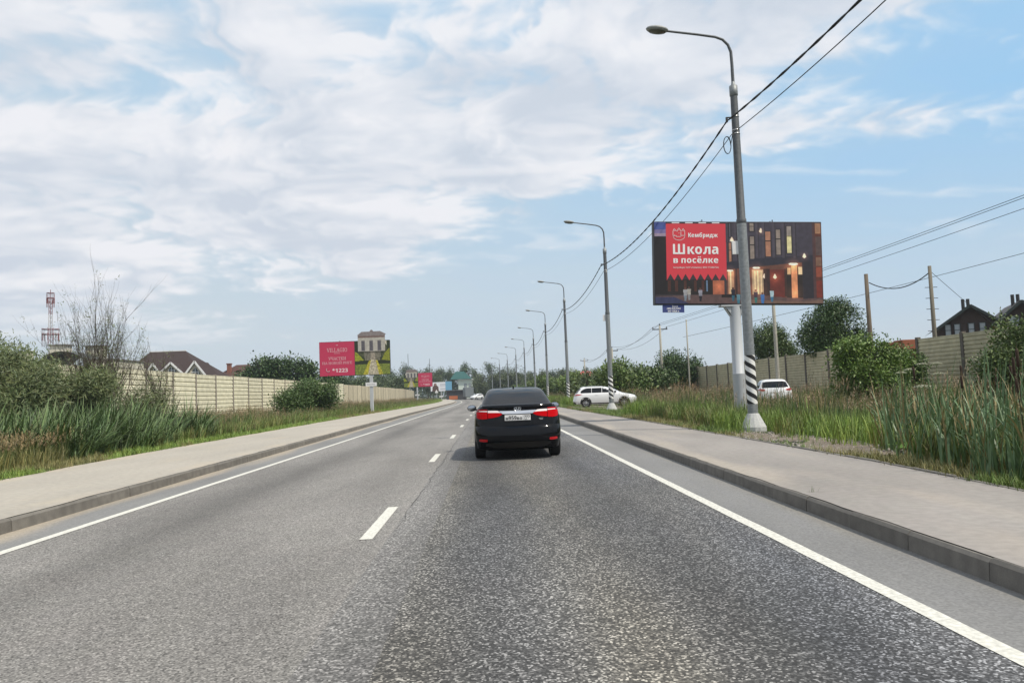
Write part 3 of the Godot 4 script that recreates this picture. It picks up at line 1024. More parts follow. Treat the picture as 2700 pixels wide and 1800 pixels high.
func white_car(called: String, label: String, at: Vector3, turn: float, wagon: bool, L := 4.55) -> Node3D:
	var t := thing(called, label, "car", at, turn)
	var zr := L / 2
	var zf := -L / 2
	var tall := 0.0 if wagon else 0.12
	rings = [
		[0.21 + tall * 0.6, 0.82, zr - 0.36, zf + 0.24, 0.40, 0.5, 0],
		[0.26 + tall * 0.6, 0.86, zr - 0.12, zf + 0.10, 0.42, 0.5, 1],
		[0.45 + tall * 0.6, 0.89, zr, zf, 0.44, 0.62, 2],
		[0.60 + tall * 0.7, 0.905, zr - 0.02, zf + 0.01, 0.46, 0.65, 2],
		[0.78 + tall, 0.90, zr - 0.10, zf + 0.12, 0.46, 0.68, 2],
		[0.88 + tall, 0.885, zr - 0.13, zf + 0.5, 0.44, 0.7, 2],
		[0.97 + tall, 0.86, zr - 0.17, zf + 0.92, 0.42, 0.7, 2],
		[1.00 + tall, 0.835, zr - 0.19, zf + 1.05, 0.40, 0.6, 3],
		[1.20 + tall, 0.745, zr - 0.36, zf + 1.5, 0.34, 0.5, 3],
		[1.34 + tall, 0.672, zr - 0.52, zf + 1.85, 0.30, 0.5, 3],
		[1.42 + tall, 0.62, zr - 0.56, zf + 2.1, 0.28, 0.5, 3],
		[1.47 + tall, 0.52, zr - 0.72, zf + 2.35, 0.28, 0.5, 3],
		[1.495 + tall, 0.33, zr - 1.0, zf + 2.6, 0.2, 0.4, 3],
		[1.503 + tall, 0.15, zr - 1.2, zf + 2.8, 0.1, 0.3, 3]]
	var paint := mat("white_paint", lin(0.72, 0.73, 0.74), 0.3, 0.0, 0.8)
	var glass := mat("dark_glass", lin(0.012, 0.014, 0.017), 0.03)
	var st := tool()
	shell(st)
	part("body", st, paint, t)
	st = tool()
	var b := 1.015 + tall
	rear_patch(st, [[-0.70, b + 0.02, b + 0.06], [-0.62, b, b + 0.30], [-0.45, b, b + 0.345], [0.0, b, b + 0.35], [0.45, b, b + 0.345], [0.62, b, b + 0.30], [0.70, b + 0.02, b + 0.06]], 0.005, 6, 3)
	part("rear_window", st, glass, t)
	st = tool()
	rear_patch(st, [[-0.78, 0.27 + tall, 0.40 + tall], [-0.5, 0.27 + tall, 0.44 + tall], [0.5, 0.27 + tall, 0.44 + tall], [0.78, 0.27 + tall, 0.40 + tall]], 0.008, 3, 4)
	part("bumper", st, mat("black_plastic", lin(0.01, 0.01, 0.01), 0.5), t)
	var fr := zf + 1.22
	for s in [-1, 1]:
		for w in [[zr - 0.60, zr - 1.36], [zr - 1.39, zr - 2.08], [zr - 2.115, fr + 0.10]]:
			st = tool()
			var cols := []
			for k in 7:
				var z := lerpf(w[0], w[1], k / 6.0)
				var hi := minf(1.37 + tall, 1.37 + tall - 0.26 * pow(maxf(0.0, (z - zr + 1.1) / 0.55), 2.0))
				hi = minf(hi, 1.04 + tall + (z - zf - 1.02) * 0.44)
				cols.append([z, 1.03 + tall, maxf(hi, 1.04 + tall)])
			side_patch(st, cols, 0.004, s, 4, 2)
			part("side_window", st, glass, t)
		st = tool()
		rear_patch(st, [[s * 0.55, 0.86 + tall, 0.93 + tall], [s * 0.70, 0.84 + tall, 0.96 + tall], [s * 0.82, 0.85 + tall, 0.975 + tall]], 0.012, 3, 4, 0.02)
		var q := tool()
		var lens := mat("tail_red_unlit", lin(0.42, 0.012, 0.012), 0.12, 0.0, 1.0)
		var tl := part("tail_light", st, lens, t)
		side_patch(q, [[zr - 0.36, 0.86 + tall, 0.965 + tall], [zr - 0.55, 0.90 + tall, 0.96 + tall], [zr - 0.72, 0.93 + tall, 0.945 + tall]], 0.008, s, 3, 4)
		part("lens", q, lens, tl)
		for zz in [zr - 0.95, zf + 0.92]:
			arch(t, zz, 0.34, 0.40, s, 0.24)
			wheel(t, Vector3(s * 0.81, 0.335, zz), 0.335, 0.225, s, mat("alloy", lin(0.45, 0.45, 0.46), 0.3, 0.9), 9)
		st = tool()
		side_patch(st, [[zr - 0.40, 0.25 + tall * 0.5, 0.33 + tall * 0.5], [0.0, 0.25 + tall * 0.5, 0.32 + tall * 0.5], [zf + 0.5, 0.25 + tall * 0.5, 0.33 + tall * 0.5]], 0.006, s, 2, 8)
		part("sill_trim", st, mat("black_plastic", lin(0.01, 0.01, 0.01), 0.5), t)
		st = tool()
		tube(st, [Vector3(s * 0.86, 1.03 + tall, fr + 0.32), Vector3(s * 0.97, 1.06 + tall, fr + 0.30), Vector3(s * 1.03, 1.06 + tall, fr + 0.30)], [0.03, 0.085, 0.04], 10)
		part("mirror", st, mat("black_plastic", lin(0.01, 0.01, 0.01), 0.5), t)
		for zz in [zr - 1.72, zr - 2.72]:
			st = tool()
			cbox(st, Vector3(s * 0.895, 0.87 + tall, zz), Vector3(0.03, 0.03, 0.2), 0.006)
			part("door_handle", st, paint, t)
		if wagon:
			st = tool()
			tube(st, [Vector3(s * 0.60, 1.425, zr - 0.85), Vector3(s * 0.57, 1.475, zr - 1.0), Vector3(s * 0.57, 1.48, zr - 2.1), Vector3(s * 0.59, 1.425, zr - 2.25)], 0.015, 6)
			part("roof_rail", st, mat("steel", lin(0.30, 0.30, 0.31), 0.35, 0.9), t)
	st = tool()
	cbox(st, Vector3(0, 0.74 + tall, rear_z(0, 0.74 + tall) + 0.012), Vector3(0.52, 0.112, 0.02), 0.003)
	part("number_plate", st, mat("plate_white", lin(0.72, 0.72, 0.72), 0.45), t)
	return t

# ------------------------------------------------------------------ street lamps, poles and wires
func lamp_wire_points(a: Vector3, b: Vector3, sag: float, n := 14) -> Array:
	var out := []
	for k in n + 1:
		var t := k / float(n)
		out.append(a.lerp(b, t) + Vector3.DOWN * sag * 4.0 * t * (1.0 - t))
	return out

func street_lamp(at: Vector3, label: String, lean := 0.0) -> Node3D:
	var t := thing("street_lamp", label, "street lamp", at, 0.0, "street lamps along the right pavement")
	t.rotation.z = lean
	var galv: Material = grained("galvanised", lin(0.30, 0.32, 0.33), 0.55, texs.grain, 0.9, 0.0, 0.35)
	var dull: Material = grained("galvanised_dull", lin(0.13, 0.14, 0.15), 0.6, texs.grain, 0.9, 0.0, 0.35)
	var st := tool()
	lathe(st, Vector3.ZERO, [[0.33, -0.25], [0.33, 0.07], [0.155, 0.42], [0.14, 0.43]], 14, -1)
	part("footing", st, grained("concrete_pale", lin(0.55, 0.56, 0.55), 0.9, texs.grain, 1.3, 0.15), t)
	st = tool()
	lathe(st, Vector3.ZERO, [[0.135, 0.40], [0.135, 0.68]], 20)
	lathe(st, Vector3.ZERO, [[0.134, 1.98], [0.128, 5.55]], 20)
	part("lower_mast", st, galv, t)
	st = tool()
	var rows := []
	for k in 2:
		var ring := []
		for q in 25: ring.append([Vector3(cos(TAU * q / 24) * 0.1365, 0.68 + k * 1.30, sin(TAU * q / 24) * 0.1365), Vector2(q / 24.0, 1.0 - k)])
		rows.append(ring)
	st.set_smooth_group(1)
	for q in 24:
		for p in [rows[0][q], rows[1][q], rows[1][q + 1], rows[0][q], rows[1][q + 1], rows[0][q + 1]]:
			st.set_uv(p[1])
			st.add_vertex(p[0])
	part("striped_band", st, printed("stripes", texs.stripes), t)
	st = tool()
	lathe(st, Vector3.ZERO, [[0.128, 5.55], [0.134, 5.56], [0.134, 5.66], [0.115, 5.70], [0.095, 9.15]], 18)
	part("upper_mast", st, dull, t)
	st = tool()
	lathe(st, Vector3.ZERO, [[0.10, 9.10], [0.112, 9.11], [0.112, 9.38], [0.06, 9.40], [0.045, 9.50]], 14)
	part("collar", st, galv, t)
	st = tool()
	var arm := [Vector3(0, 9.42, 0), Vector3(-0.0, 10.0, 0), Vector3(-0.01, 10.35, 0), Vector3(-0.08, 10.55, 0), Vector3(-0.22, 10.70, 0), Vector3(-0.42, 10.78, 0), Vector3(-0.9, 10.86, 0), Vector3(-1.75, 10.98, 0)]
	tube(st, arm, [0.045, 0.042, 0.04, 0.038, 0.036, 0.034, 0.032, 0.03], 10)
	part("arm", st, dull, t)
	st = tool()
	# flat oval lamp head
	var prof := []
	for k in 9:
		var a := PI * k / 8.0
		prof.append([maxf(sin(a), 0.0) * 0.17, -cos(a) * 0.09])
	lathe(st, Vector3.ZERO, prof, 18)
	var head := part("lamp_head", st, grained("lamp_grey", lin(0.36, 0.37, 0.36), 0.5, texs.grain, 0.9), t)
	head.position = Vector3(-2.02, 11.03, 0)
	head.scale = Vector3(1.85, 0.95, 1.1)
	head.rotation.z = -0.12
	st = tool()
	lathe(st, Vector3(0, -0.045, 0), [[0.13, 0.0], [0.125, -0.035], [0.07, -0.055], [0.001, -0.058]], 16)
	part("lamp_glass", st, mat("lamp_glass", lin(0.10, 0.10, 0.08), 0.25), head)
	st = tool()
	for y in [8.50, 8.12, 8.02]: lathe(st, Vector3.ZERO, [[0.105, y], [0.108, y], [0.108, y + 0.03], [0.105, y + 0.03]], 14)
	part("strap", st, mat("strap", lin(0.5, 0.5, 0.5), 0.3, 0.9), t)
	st = tool()
	box(st, Vector3(-0.16, 8.50, 0), Vector3(0.14, 0.03, 0.03))
	box(st, Vector3(-0.235, 8.44, 0), Vector3(0.05, 0.14, 0.05))
	part("cable_clamp", st, mat("black_plastic", lin(0.01, 0.01, 0.01), 0.5), t)
	return t

func cable(called: String, label: String, pts: Array, r: float, group: String, twist := false):
	var st := tool()
	if twist:
		for s in 2:
			var q := []
			for i in pts.size() * 3 - 2:
				var k := i / 3
				var p: Vector3 = pts[k].lerp(pts[mini(k + 1, pts.size() - 1)], (i % 3) / 3.0)
				var a := i * 1.3 + s * PI
				q.append(p + Vector3(cos(a), sin(a), 0) * r * 0.8)
			tube(st, q, r, 5, false)
	else: tube(st, pts, r, 6, false)
	var o := part(called, st, mat("cable", lin(0.012, 0.012, 0.013), 0.7))
	tag(o, label, "cable", group)
	return o

func utility_pole(at: Vector3, h: float, r: float, label: String, m: Material, arms := 0, lean := 0.0) -> Node3D:
	var t := thing("utility_pole", label, "utility pole", at, 0.0, "utility poles on the right")
	t.rotation.z = lean
	var st := tool()
	lathe(st, Vector3.ZERO, [[r * 1.15, -0.4], [r, h * 0.5], [r * 0.8, h], [0.001, h + 0.01]], 10)
	part("pole", st, m, t)
	if arms > 0:
		st = tool()
		box(st, Vector3(0, h - 0.35, 0), Vector3(1.5, 0.09, 0.09))
		part("crossarm", st, mat("dark_steel", lin(0.05, 0.05, 0.05), 0.6, 0.4), t)
		for x in [-0.68, 0.0, 0.68]:
			st = tool()
			lathe(st, Vector3(x, h - 0.31 if x != 0.0 else h, 0), [[0.02, 0], [0.05, 0.06], [0.06, 0.12], [0.03, 0.2], [0.001, 0.22]], 8)
			part("insulator", st, mat("dark_steel", lin(0.05, 0.05, 0.05), 0.6, 0.4), t)
	return t

# ------------------------------------------------------------------ fences
func ribbed_panel(w: float, h: float, ribs: int, depth: float) -> ArrayMesh:
	var st := tool()
	var step := h / ribs
	var prof := []                      # (height, depth) of the face
	for k in ribs:
		var y := k * step
		prof.append([y, -depth]); prof.append([y + step * 0.10, -depth]); prof.append([y + step * 0.24, 0.0])
		prof.append([y + step * 0.86, 0.0]); prof.append([y + step, -depth])
	for s in [1.0, -1.0]:
		for i in prof.size() - 1:
			var a := Vector3(-w / 2, prof[i][0], s * (0.03 + prof[i][1] * 0.5 + 0.02))
			var b := Vector3(-w / 2, prof[i + 1][0], s * (0.03 + prof[i + 1][1] * 0.5 + 0.02))
			if a.distance_to(b) < 0.001: continue
			quad(st, a, b, b + Vector3(w, 0, 0), a + Vector3(w, 0, 0))
	box(st, Vector3(0, h + 0.01, 0), Vector3(w, 0.03, 0.09))
	return done(st)

func fence(called: String, label: String, x: float, stops: Array, h: float, panel: Mesh, panel_w: float, m: Material, post_m: Material, facing: float, skip := [], post_w := 0.16, post_up := 0.06, tones := []):
	var t := thing(called, label, "fence", Vector3(x, 0, 0))
	var post := tool()
	cbox(post, Vector3(0, h / 2 - 0.2 + post_up / 2, 0), Vector3(post_w, h + 0.4 + post_up, post_w), 0.012)
	var post_mesh := done(post)
	for i in stops.size():
		var z: float = stops[i]
		var g := ground_y(x + bend(z), z)
		var p := mi("post", post_mesh, post_m, t)
		p.position = Vector3(bend(z), g, z)
		if i + 1 < stops.size() and not (i in skip):
			var z2: float = stops[i + 1]
			var o := mi("panel", panel, tones[i % tones.size()] if tones else m, t)
			var a := Vector3(bend(z), 0, z)
			var b := Vector3(bend(z2), 0, z2)
			o.position = (a + b) / 2 + Vector3(0, ground_y(x + bend(z), z) + rnd(-0.015, 0.015), 0)
			o.rotation.y = facing + atan2(b.x - a.x, -(b.z - a.z)) * -1.0
			o.scale.x = (a.distance_to(b) - post_w - 0.008) / panel_w
	return t

var texs := {}

# ------------------------------------------------------------------ billboards
func billboard(label: String, at: Vector3, turn: float, roll: float, w: float, h: float, low: float, post_r: float, post_x := 0.0, round_post := true) -> Array:
	var t := thing("billboard", label, "billboard", at, turn, "roadside billboards")
	var steel := mat("billboard_steel", lin(0.42, 0.44, 0.46), 0.5)
	var st := tool()
	if round_post:
		lathe(st, Vector3(post_x, 0, 0), [[post_r, -0.4], [post_r, low * 0.42], [post_r * 1.02, low * 0.42 + 0.02], [post_r * 0.95, low * 0.42 + 0.03], [post_r * 0.93, low - 0.05]], 20)
	else: cbox(st, Vector3(post_x, low / 2 - 0.2, 0), Vector3(post_r * 2, low + 0.4, post_r * 2), 0.02)
	part("post", st, steel, t)
	st = tool()
	if round_post:
		for s in [-1, 1]:
			var a := Vector3(post_x + s * post_r * 0.8, low - 0.42, 0)
			for z in [-0.12, 0.12]:
				quad(st, a + Vector3(0, 0, z), a + Vector3(s * 0.03, 0.12, z), a + Vector3(s * 0.26, 0.42, z), a + Vector3(0, 0.42, z))
			quad(st, a + Vector3(0, 0, -0.12), a + Vector3(0, 0, 0.12), a + Vector3(s * 0.26, 0.42, 0.12), a + Vector3(s * 0.26, 0.42, -0.12))
		box(st, Vector3(post_x, low - 0.03, 0), Vector3(1.1, 0.06, 0.34))
		part("bracket", st, steel, t)
	var f := tool()
	cbox(f, Vector3.ZERO, Vector3(w, h, 0.34), 0.015)
	var body := part("panel", f, mat("panel_frame", lin(0.03, 0.03, 0.035), 0.6), t)
	body.position = Vector3(0, low + h / 2, 0)
	body.rotation.z = roll
	st = tool()
	for s in [-1, 1]:
		for q in [0.18, -0.18]:
			box(st, Vector3(s * w * 0.21, h / 2 + 0.035, q * 0.6), Vector3(0.03, 0.09, 0.03))
	part("lug", st, mat("dark_steel", lin(0.05, 0.05, 0.05), 0.6, 0.4), body)
	return [t, body]

func school_billboard():
	var w := 6.16
	var h := 3.02
	var b := billboard("large billboard with a red banner over a dusk school picture", Vector3(9.21, -0.1, -27.5), 0.0, -0.034, w, h, 4.32, 0.215, -0.18)
	var body: Node3D = b[1]
	var st := tool()
	uv_rect(st, -w / 2 + 0.025, -h / 2 + 0.03, w / 2 - 0.025, h / 2 - 0.02, 0.174)
	part("poster", st, printed("school_print", texs.school), body)
	var ink := mat("poster_white", lin(0.80, 0.80, 0.80), 0.7)
	var R := func(x0, y0, x1, y1): return Rect2((x0 - 1190.0) / 2000.0 * 6.14, (615.0 - y1) / 980.0 * 3.0, (x1 - x0) / 2000.0 * 6.14, (y1 - y0) / 980.0 * 3.0)
	text("Кембридж", F_BOLD, R.call(597, 255, 948, 328), ink, body, 0.178)
	text("Школа", F_BOLD, R.call(412, 392, 950, 512), ink, body, 0.178)
	text("в посёлке", F_BOLD, R.call(415, 540, 947, 618), ink, body, 0.178)
	text("Застройщик: ООО «Олимпик», ИНН 7714807565", F_REG, R.call(412, 660, 950, 686), ink, body, 0.178)
	# line drawing of a three-towered castle over a round shield
	st = tool()
	var V := func(x, y): return Vector3((x - 1190.0) / 2000.0 * 6.14, (615.0 - y) / 980.0 * 3.0, 0.178)
	var lines := [[[416, 300], [416, 235], [434, 208], [452, 235], [468, 240], [468, 225], [487, 200], [506, 225], [506, 240], [520, 235], [538, 208], [556, 235], [556, 300]], [[416, 292], [455, 292], [455, 303], [510, 303], [510, 250]], [[510, 290], [556, 290]]]
	var bowl := []
	for k in 17: bowl.append([486 + cos(PI * k / 16) * 70, 292 + sin(PI * k / 16) * 54])
	lines.append(bowl)
	for win in [[487, 222], [487, 256], [434, 230], [538, 230], [436, 282]]: lines.append([[win[0], win[1]], [win[0], win[1] + 8]])
	for l in lines:
		for i in l.size() - 1:
			var p: Vector3 = V.call(l[i][0], l[i][1])
			var q: Vector3 = V.call(l[i + 1][0], l[i + 1][1])
			var d := (q - p).normalized()
			var n := Vector3(-d.y, d.x, 0) * 0.0075
			p -= d * 0.004
			q += d * 0.004
			quad(st, p - n, p + n, q + n, q - n)
	part("crest", st, ink, body)
	# blue owner plate hanging below
	st = tool()
	cbox(st, Vector3(-2.40, -h / 2 - 0.15, 0.12), Vector3(0.79, 0.28, 0.02), 0.003)
	var pl := part("owner_plate", st, mat("plate_blue", lin(0.035, 0.055, 0.20), 0.5), body)
	text("Russ", F_BOLD, Rect2(-2.44, -h / 2 - 0.095, 0.2, 0.06), ink, pl, 0.132)
	text("(495) 626-5202", F_BOLD, Rect2(-2.64, -h / 2 - 0.185, 0.50, 0.07), ink, pl, 0.132)
	text("МО 15826 п", F_BOLD, Rect2(-2.60, -h / 2 - 0.275, 0.40, 0.07), ink, pl, 0.132)

func estate_billboard(label: String, at: Vector3, mirrored: bool, turn: float, plate_y: float):
	var w := 6.08
	var h := 2.98
	var b := billboard(label, at, turn, 0.0, w, h, 3.30, 0.14, 1.35 if not mirrored else -0.25, false)
	var t: Node3D = b[0]
	var body: Node3D = b[1]
	var s := -1.0 if mirrored else 1.0
	var cx := -1.52 * s
	var st := tool()
	uv_rect(st, cx - 1.5, -h / 2 + 0.03, cx + 1.5, h / 2 - 0.03, 0.174)
	part("red_sheet", st, mat("estate_red", lin(0.47, 0.028, 0.085), 0.7), body)
	st = tool()
	uv_rect(st, -cx - 1.5, -h / 2 + 0.03, -cx + 1.5, h / 2 - 0.03, 0.174)
	part("garden_sheet", st, printed("garden_print", texs.garden), body)
	var ink := mat("estate_ink", lin(0.62, 0.42, 0.45), 0.7)
	text("VILLAGIO", F_SERIF, Rect2(cx - 0.87, 0.60, 1.74, 0.33), ink, body, 0.178)
	text("ESTATE", F_REG, Rect2(cx - 0.24, 0.44, 0.48, 0.08), ink, body, 0.178)
	text("УЧАСТКИ", F_SERIF, Rect2(cx - 0.74, -0.10, 1.5, 0.26), ink, body, 0.178)
	text("НА НОВОЙ РИГЕ", F_SERIF, Rect2(cx - 1.28, -0.46, 2.56, 0.27), ink, body, 0.178)
	text("*1223", F_BOLD, Rect2(cx - 0.45, -1.16, 1.35, 0.34), mat("estate_white", lin(0.72, 0.6, 0.62), 0.7), body, 0.178)
	st = tool()
	var hook := []
	for k in 9: hook.append(Vector3(cx - 0.78 + cos(PI * (0.75 + k / 8.0 * 1.0)) * 0.16, -0.93 + sin(PI * (0.75 + k / 8.0)) * 0.16, 0.18))
	tube(st, hook, [0.05, 0.045, 0.025, 0.02, 0.02, 0.02, 0.025, 0.045, 0.05], 6)
	for k in 2: box(st, Vector3(cx - 0.02 + k * 0.06, 1.18, 0.179), Vector3(0.12, 0.05, 0.006), Basis(Vector3.BACK, 0.6 if k else -0.6))
	part("ornament", st, ink, body)
	# cut-out board of the mansion standing above the top edge
	var out := [[-1.17, 1.96], [-0.78, 2.26], [-0.1, 2.26], [0.0, 2.40], [0.12, 2.42], [0.24, 2.27], [0.82, 2.28], [1.32, 2.02], [1.22, 1.94], [1.22, 0.55], [-1.12, 0.55], [-1.12, 1.92]]
	var mx := 1.42 * s
	var poly := PackedVector2Array()
	for p in out: poly.append(Vector2(p[0], p[1]))
	var idx := Geometry2D.triangulate_polygon(poly)
	st = tool()
	for k in idx:
		st.set_uv(Vector2((poly[k].x + 1.22) / 2.5, (2.42 - poly[k].y) / 1.9))
		st.add_vertex(Vector3(mx + poly[k].x, poly[k].y, 0.225))
	for i in poly.size():
		var p := poly[i]
		var q := poly[(i + 1) % poly.size()]
		st.set_uv(Vector2(0.5, 0.1))
		quad(st, Vector3(mx + p.x, p.y, 0.225), Vector3(mx + q.x, q.y, 0.225), Vector3(mx + q.x, q.y, 0.18), Vector3(mx + p.x, p.y, 0.18))
	part("mansion_cutout", st, printed("mansion_print", texs.mansion), body)
	st = tool()
	cbox(st, Vector3(1.35 if not mirrored else -0.25, plate_y, 0.18), Vector3(0.95, 0.32, 0.03), 0.004)
	var pl := part("owner_plate", st, mat("sign_white", lin(0.68, 0.68, 0.68), 0.6), t)
	st = tool()
	for k in 9: box(st, Vector3((1.35 if not mirrored else -0.25) - 0.32 + k * 0.08, plate_y, 0.198), Vector3(0.05, 0.09, 0.006))
	part("print", st, mat("sign_grey", lin(0.3, 0.3, 0.32), 0.7), pl)

# ------------------------------------------------------------------ houses
func window(parent: Node3D, at: Vector3, w: float, h: float, frame: Material, glass: Material, basis := Basis.IDENTITY):
	var st := tool()
	for s in [-1, 1]:
		box(st, at + basis * Vector3(s * w / 2, 0, 0.03), Vector3(0.07, h + 0.1, 0.10), basis)
		box(st, at + basis * Vector3(0, s * h / 2, 0.032), Vector3(w - 0.075, 0.08, 0.10), basis)
	box(st, at + basis * Vector3(0, h * 0.12, 0.025), Vector3(w - 0.08, 0.05, 0.06), basis)
	var o := part("window", st, frame, parent)
	st = tool()
	box(st, at + basis * Vector3(0, 0, 0.008), Vector3(w, h, 0.015), basis)
	part("pane", st, glass, o)

func hip_roof(st: SurfaceTool, x0: float, x1: float, z0: float, z1: float, y: float, rx0: float, rx1: float, ry: float):
	var zm := (z0 + z1) / 2
	var a := Vector3(x0, y, z1); var b := Vector3(x1, y, z1); var c := Vector3(x1, y, z0); var d := Vector3(x0, y, z0)
	var r0 := Vector3(rx0, ry, zm); var r1 := Vector3(rx1, ry, zm)
	quad(st, a, r0, r1, b)
	quad(st, c, r1, r0, d)
	tri(st, b, r1, c)
	tri(st, d, r0, a)
	quad(st, a, b, c, d)

func gable(parent: Node3D, x: float, z: float, w: float, base: float, peak: float, roof_m: Material, wall_m: Material, deep: float):
	# a small gable facing the road: wall, white barge boards, glazing and its own roof
	var st := tool()
	tri(st, Vector3(x - w / 2, base, z), Vector3(x, peak, z), Vector3(x + w / 2, base, z))
	quad(st, Vector3(x - w / 2, base - 1.5, z), Vector3(x - w / 2, base, z), Vector3(x + w / 2, base, z), Vector3(x + w / 2, base - 1.5, z))
	part("gable_wall", st, wall_m, parent)
	var white := mat("barge_white", lin(0.75, 0.75, 0.74), 0.7)
	st = tool()
	for s in [-1, 1]:
		var a := Vector3(x + s * (w / 2 + 0.35), base - (peak - base) / (w / 2) * 0.35 + 0.1, z + 0.35)
		var b := Vector3(x, peak + 0.1, z + 0.35)
		var d := (b - a)
		box(st, (a + b) / 2, Vector3(d.length(), 0.26, 0.08), Basis(Vector3.BACK, atan2(d.y, d.x) if s < 0 else atan2(-d.y, -d.x)))
	part("barge_board", st, white, parent)
	st = tool()
	for s in [-1, 1]:
		var a := Vector3(x + s * (w / 2 + 0.35), base - (peak - base) / (w / 2) * 0.35 + 0.16, z + 0.3)
		var b := Vector3(x, peak + 0.16, z + 0.3)
		var e := Vector3(0, 0, -deep)
		quad(st, a, b, b + e, a + e)
	part("gable_roof", st, roof_m, parent)
	var glass := mat("house_glass", lin(0.10, 0.12, 0.14), 0.08)
	st = tool()
	var hw := w * 0.30
	var hb := base + 0.1
	var hp := base + (peak - base) * 0.66
	tri(st, Vector3(x - hw, hb, z + 0.02), Vector3(x, hp, z + 0.02), Vector3(x + hw, hb, z + 0.02))
	part("gable_window", st, glass, parent)
	st = tool()
	for k in [-0.5, 0.0, 0.5]: box(st, Vector3(x + hw * k, (hb + lerpf(hp, hb, absf(k))) / 2, z + 0.05), Vector3(0.07, lerpf(hp, hb, absf(k)) - hb, 0.06))
	box(st, Vector3(x, hb + (hp - hb) * 0.4, z + 0.047), Vector3(hw * 1.15, 0.07, 0.06))
	part("glazing_bar", st, white, parent)

func brown_house():
	var t := thing("brown_roof_house", "house with dark brown hip roof and three white-edged gables", "house", Vector3(-49.2, 0, -120))
	var roof: Material = grained("brown_roof", lin(0.055, 0.032, 0.028), 0.85, texs.rough, 0.5)
	var wall := mat("cream_wall", lin(0.55, 0.50, 0.40), 0.9)
	var st := tool()
	box(st, Vector3(1.3, 3.0, 0), Vector3(11.6, 6.0, 11.0))
	part("wall", st, wall, t)
	st = tool()
	hip_roof(st, -5.0, 7.6, -6.2, 6.2, 5.7, -2.7, 2.6, 9.85)
	var r := part("roof", st, roof, t)
	st = tool()
	box(st, Vector3(-0.05, 9.87, 0), Vector3(5.5, 0.14, 0.3))
	part("ridge_cap", st, mat("barge_white", lin(0.75, 0.75, 0.74), 0.7), r)
	gable(t, 0.47, 6.3, 2.0, 6.1, 7.55, roof, wall, 3.0)
	gable(t, 3.05, 6.35, 3.0, 6.2, 7.6, roof, wall, 3.5)
	gable(t, 6.5, 6.4, 3.1, 5.6, 7.65, roof, wall, 5.5)
	st = tool()
	hip_roof(st, -7.4, -4.4, -1.0, 5.6, 6.2, -6.9, -4.9, 7.5)
	part("wing_roof", st, roof, t)
	st = tool()
	box(st, Vector3(-5.85, 3.1, 2.3), Vector3(2.7, 6.2, 6.2))
	part("wing_wall", st, wall, t)

	t = thing("russet_roof_house", "far house with plain russet hip roof and brick chimney", "house", Vector3(-47.6, 0, -150))
	var rus: Material = grained("russet_roof", lin(0.115, 0.052, 0.038), 0.85, texs.rough, 0.5)
	st = tool()
	box(st, Vector3(0, 3.0, 0), Vector3(8.4, 6.0, 9.0))
	part("wall", st, wall, t)
	st = tool()
	hip_roof(st, -4.6, 4.8, -5, 5, 6.0, -0.9, 1.6, 8.85)
	r = part("roof", st, rus, t)
	st = tool()
	box(st, Vector3(-1.5, 8.0, 2.4), Vector3(0.7, 1.9, 0.7))
	box(st, Vector3(-1.5, 9.0, 2.4), Vector3(0.9, 0.15, 0.9))
	part("chimney", st, mat("brick_red", lin(0.22, 0.09, 0.06), 0.9), r)
	st = tool()
	hip_roof(st, -9.0, -4.0, -3.5, 3.5, 6.0, -8.0, -5.0, 7.4)
	part("wing_roof", st, rus, t)
	st = tool()
	box(st, Vector3(-6.4, 3.0, 0), Vector3(4.0, 6.0, 6.0))
	part("wing_wall", st, wall, t)

	# the pale manor behind the willows
	t = thing("pale_manor", "pale cream manor with arched grey roof half hidden behind willows", "house", Vector3(-52.5, 0, -100))
	var cream := mat("manor_cream", lin(0.58, 0.55, 0.46), 0.9)
	st = tool()
	box(st, Vector3(0, 3.3, 0), Vector3(13.0, 6.6, 10.0))
	box(st, Vector3(4.8, 6.9, 0), Vector3(3.6, 0.9, 8.0))
	part("wall", st, cream, t)
	st = tool()
	var arc := [[], []]
	for k in 13:
		var a := PI * k / 12.0
		for q in 2: arc[q].append(Vector3(cos(a) * 3.1 + 0.4, 6.4 + sin(a) * 2.2, 4.6 - q * 8.0))
	sheet(st, arc, 1)
	part("arched_roof", st, mat("manor_roof", lin(0.11, 0.125, 0.125), 0.7), t)
	var trim := mat("manor_trim", lin(0.16, 0.15, 0.14), 0.8)
	for q in [[-2.6, 9.7], [1.9, 9.4]]:
		st = tool()
		box(st, Vector3(q[0], q[1] / 2 + 2.8, -1.0), Vector3(2.0, q[1] - 5.6, 1.6))
		var pp := part("parapet", st, cream, t)
		st = tool()
		box(st, Vector3(q[0], q[1] + 0.07, -1.0), Vector3(2.4, 0.13, 2.0))
		part("cornice", st, trim, pp)
	st = tool()
	box(st, Vector3(4.8, 7.42, 0), Vector3(3.9, 0.12, 8.3))
	part("cornice", st, trim, t)
	for q in [-5.4, -6.3]:
		st = tool()
		box(st, Vector3(q, 7.6, 1.0), Vector3(0.65, 2.6, 0.65))
		box(st, Vector3(q, 9.0, 1.0), Vector3(0.85, 0.12, 0.85))
		part("chimney", st, cream, t)

	# dark brick house on the right
	t = thing("brick_house", "dark brown brick house with two grey gable roofs and paired flues", "house", Vector3(48.9, 0, -71), -0.45)
	var brick: Material = grained("dark_brick", lin(0.075, 0.046, 0.036), 0.9, texs.rough, 0.8)
	var slate: Material = grained("slate", lin(0.105, 0.10, 0.10), 0.8, texs.grain, 0.6)
	var eave := mat("eave_green", lin(0.02, 0.028, 0.025), 0.6)
	var wf := mat("window_dark", lin(0.02, 0.02, 0.02), 0.6)
	var wg := mat("house_glass_pale", lin(0.32, 0.35, 0.38), 0.08)
	st = tool()
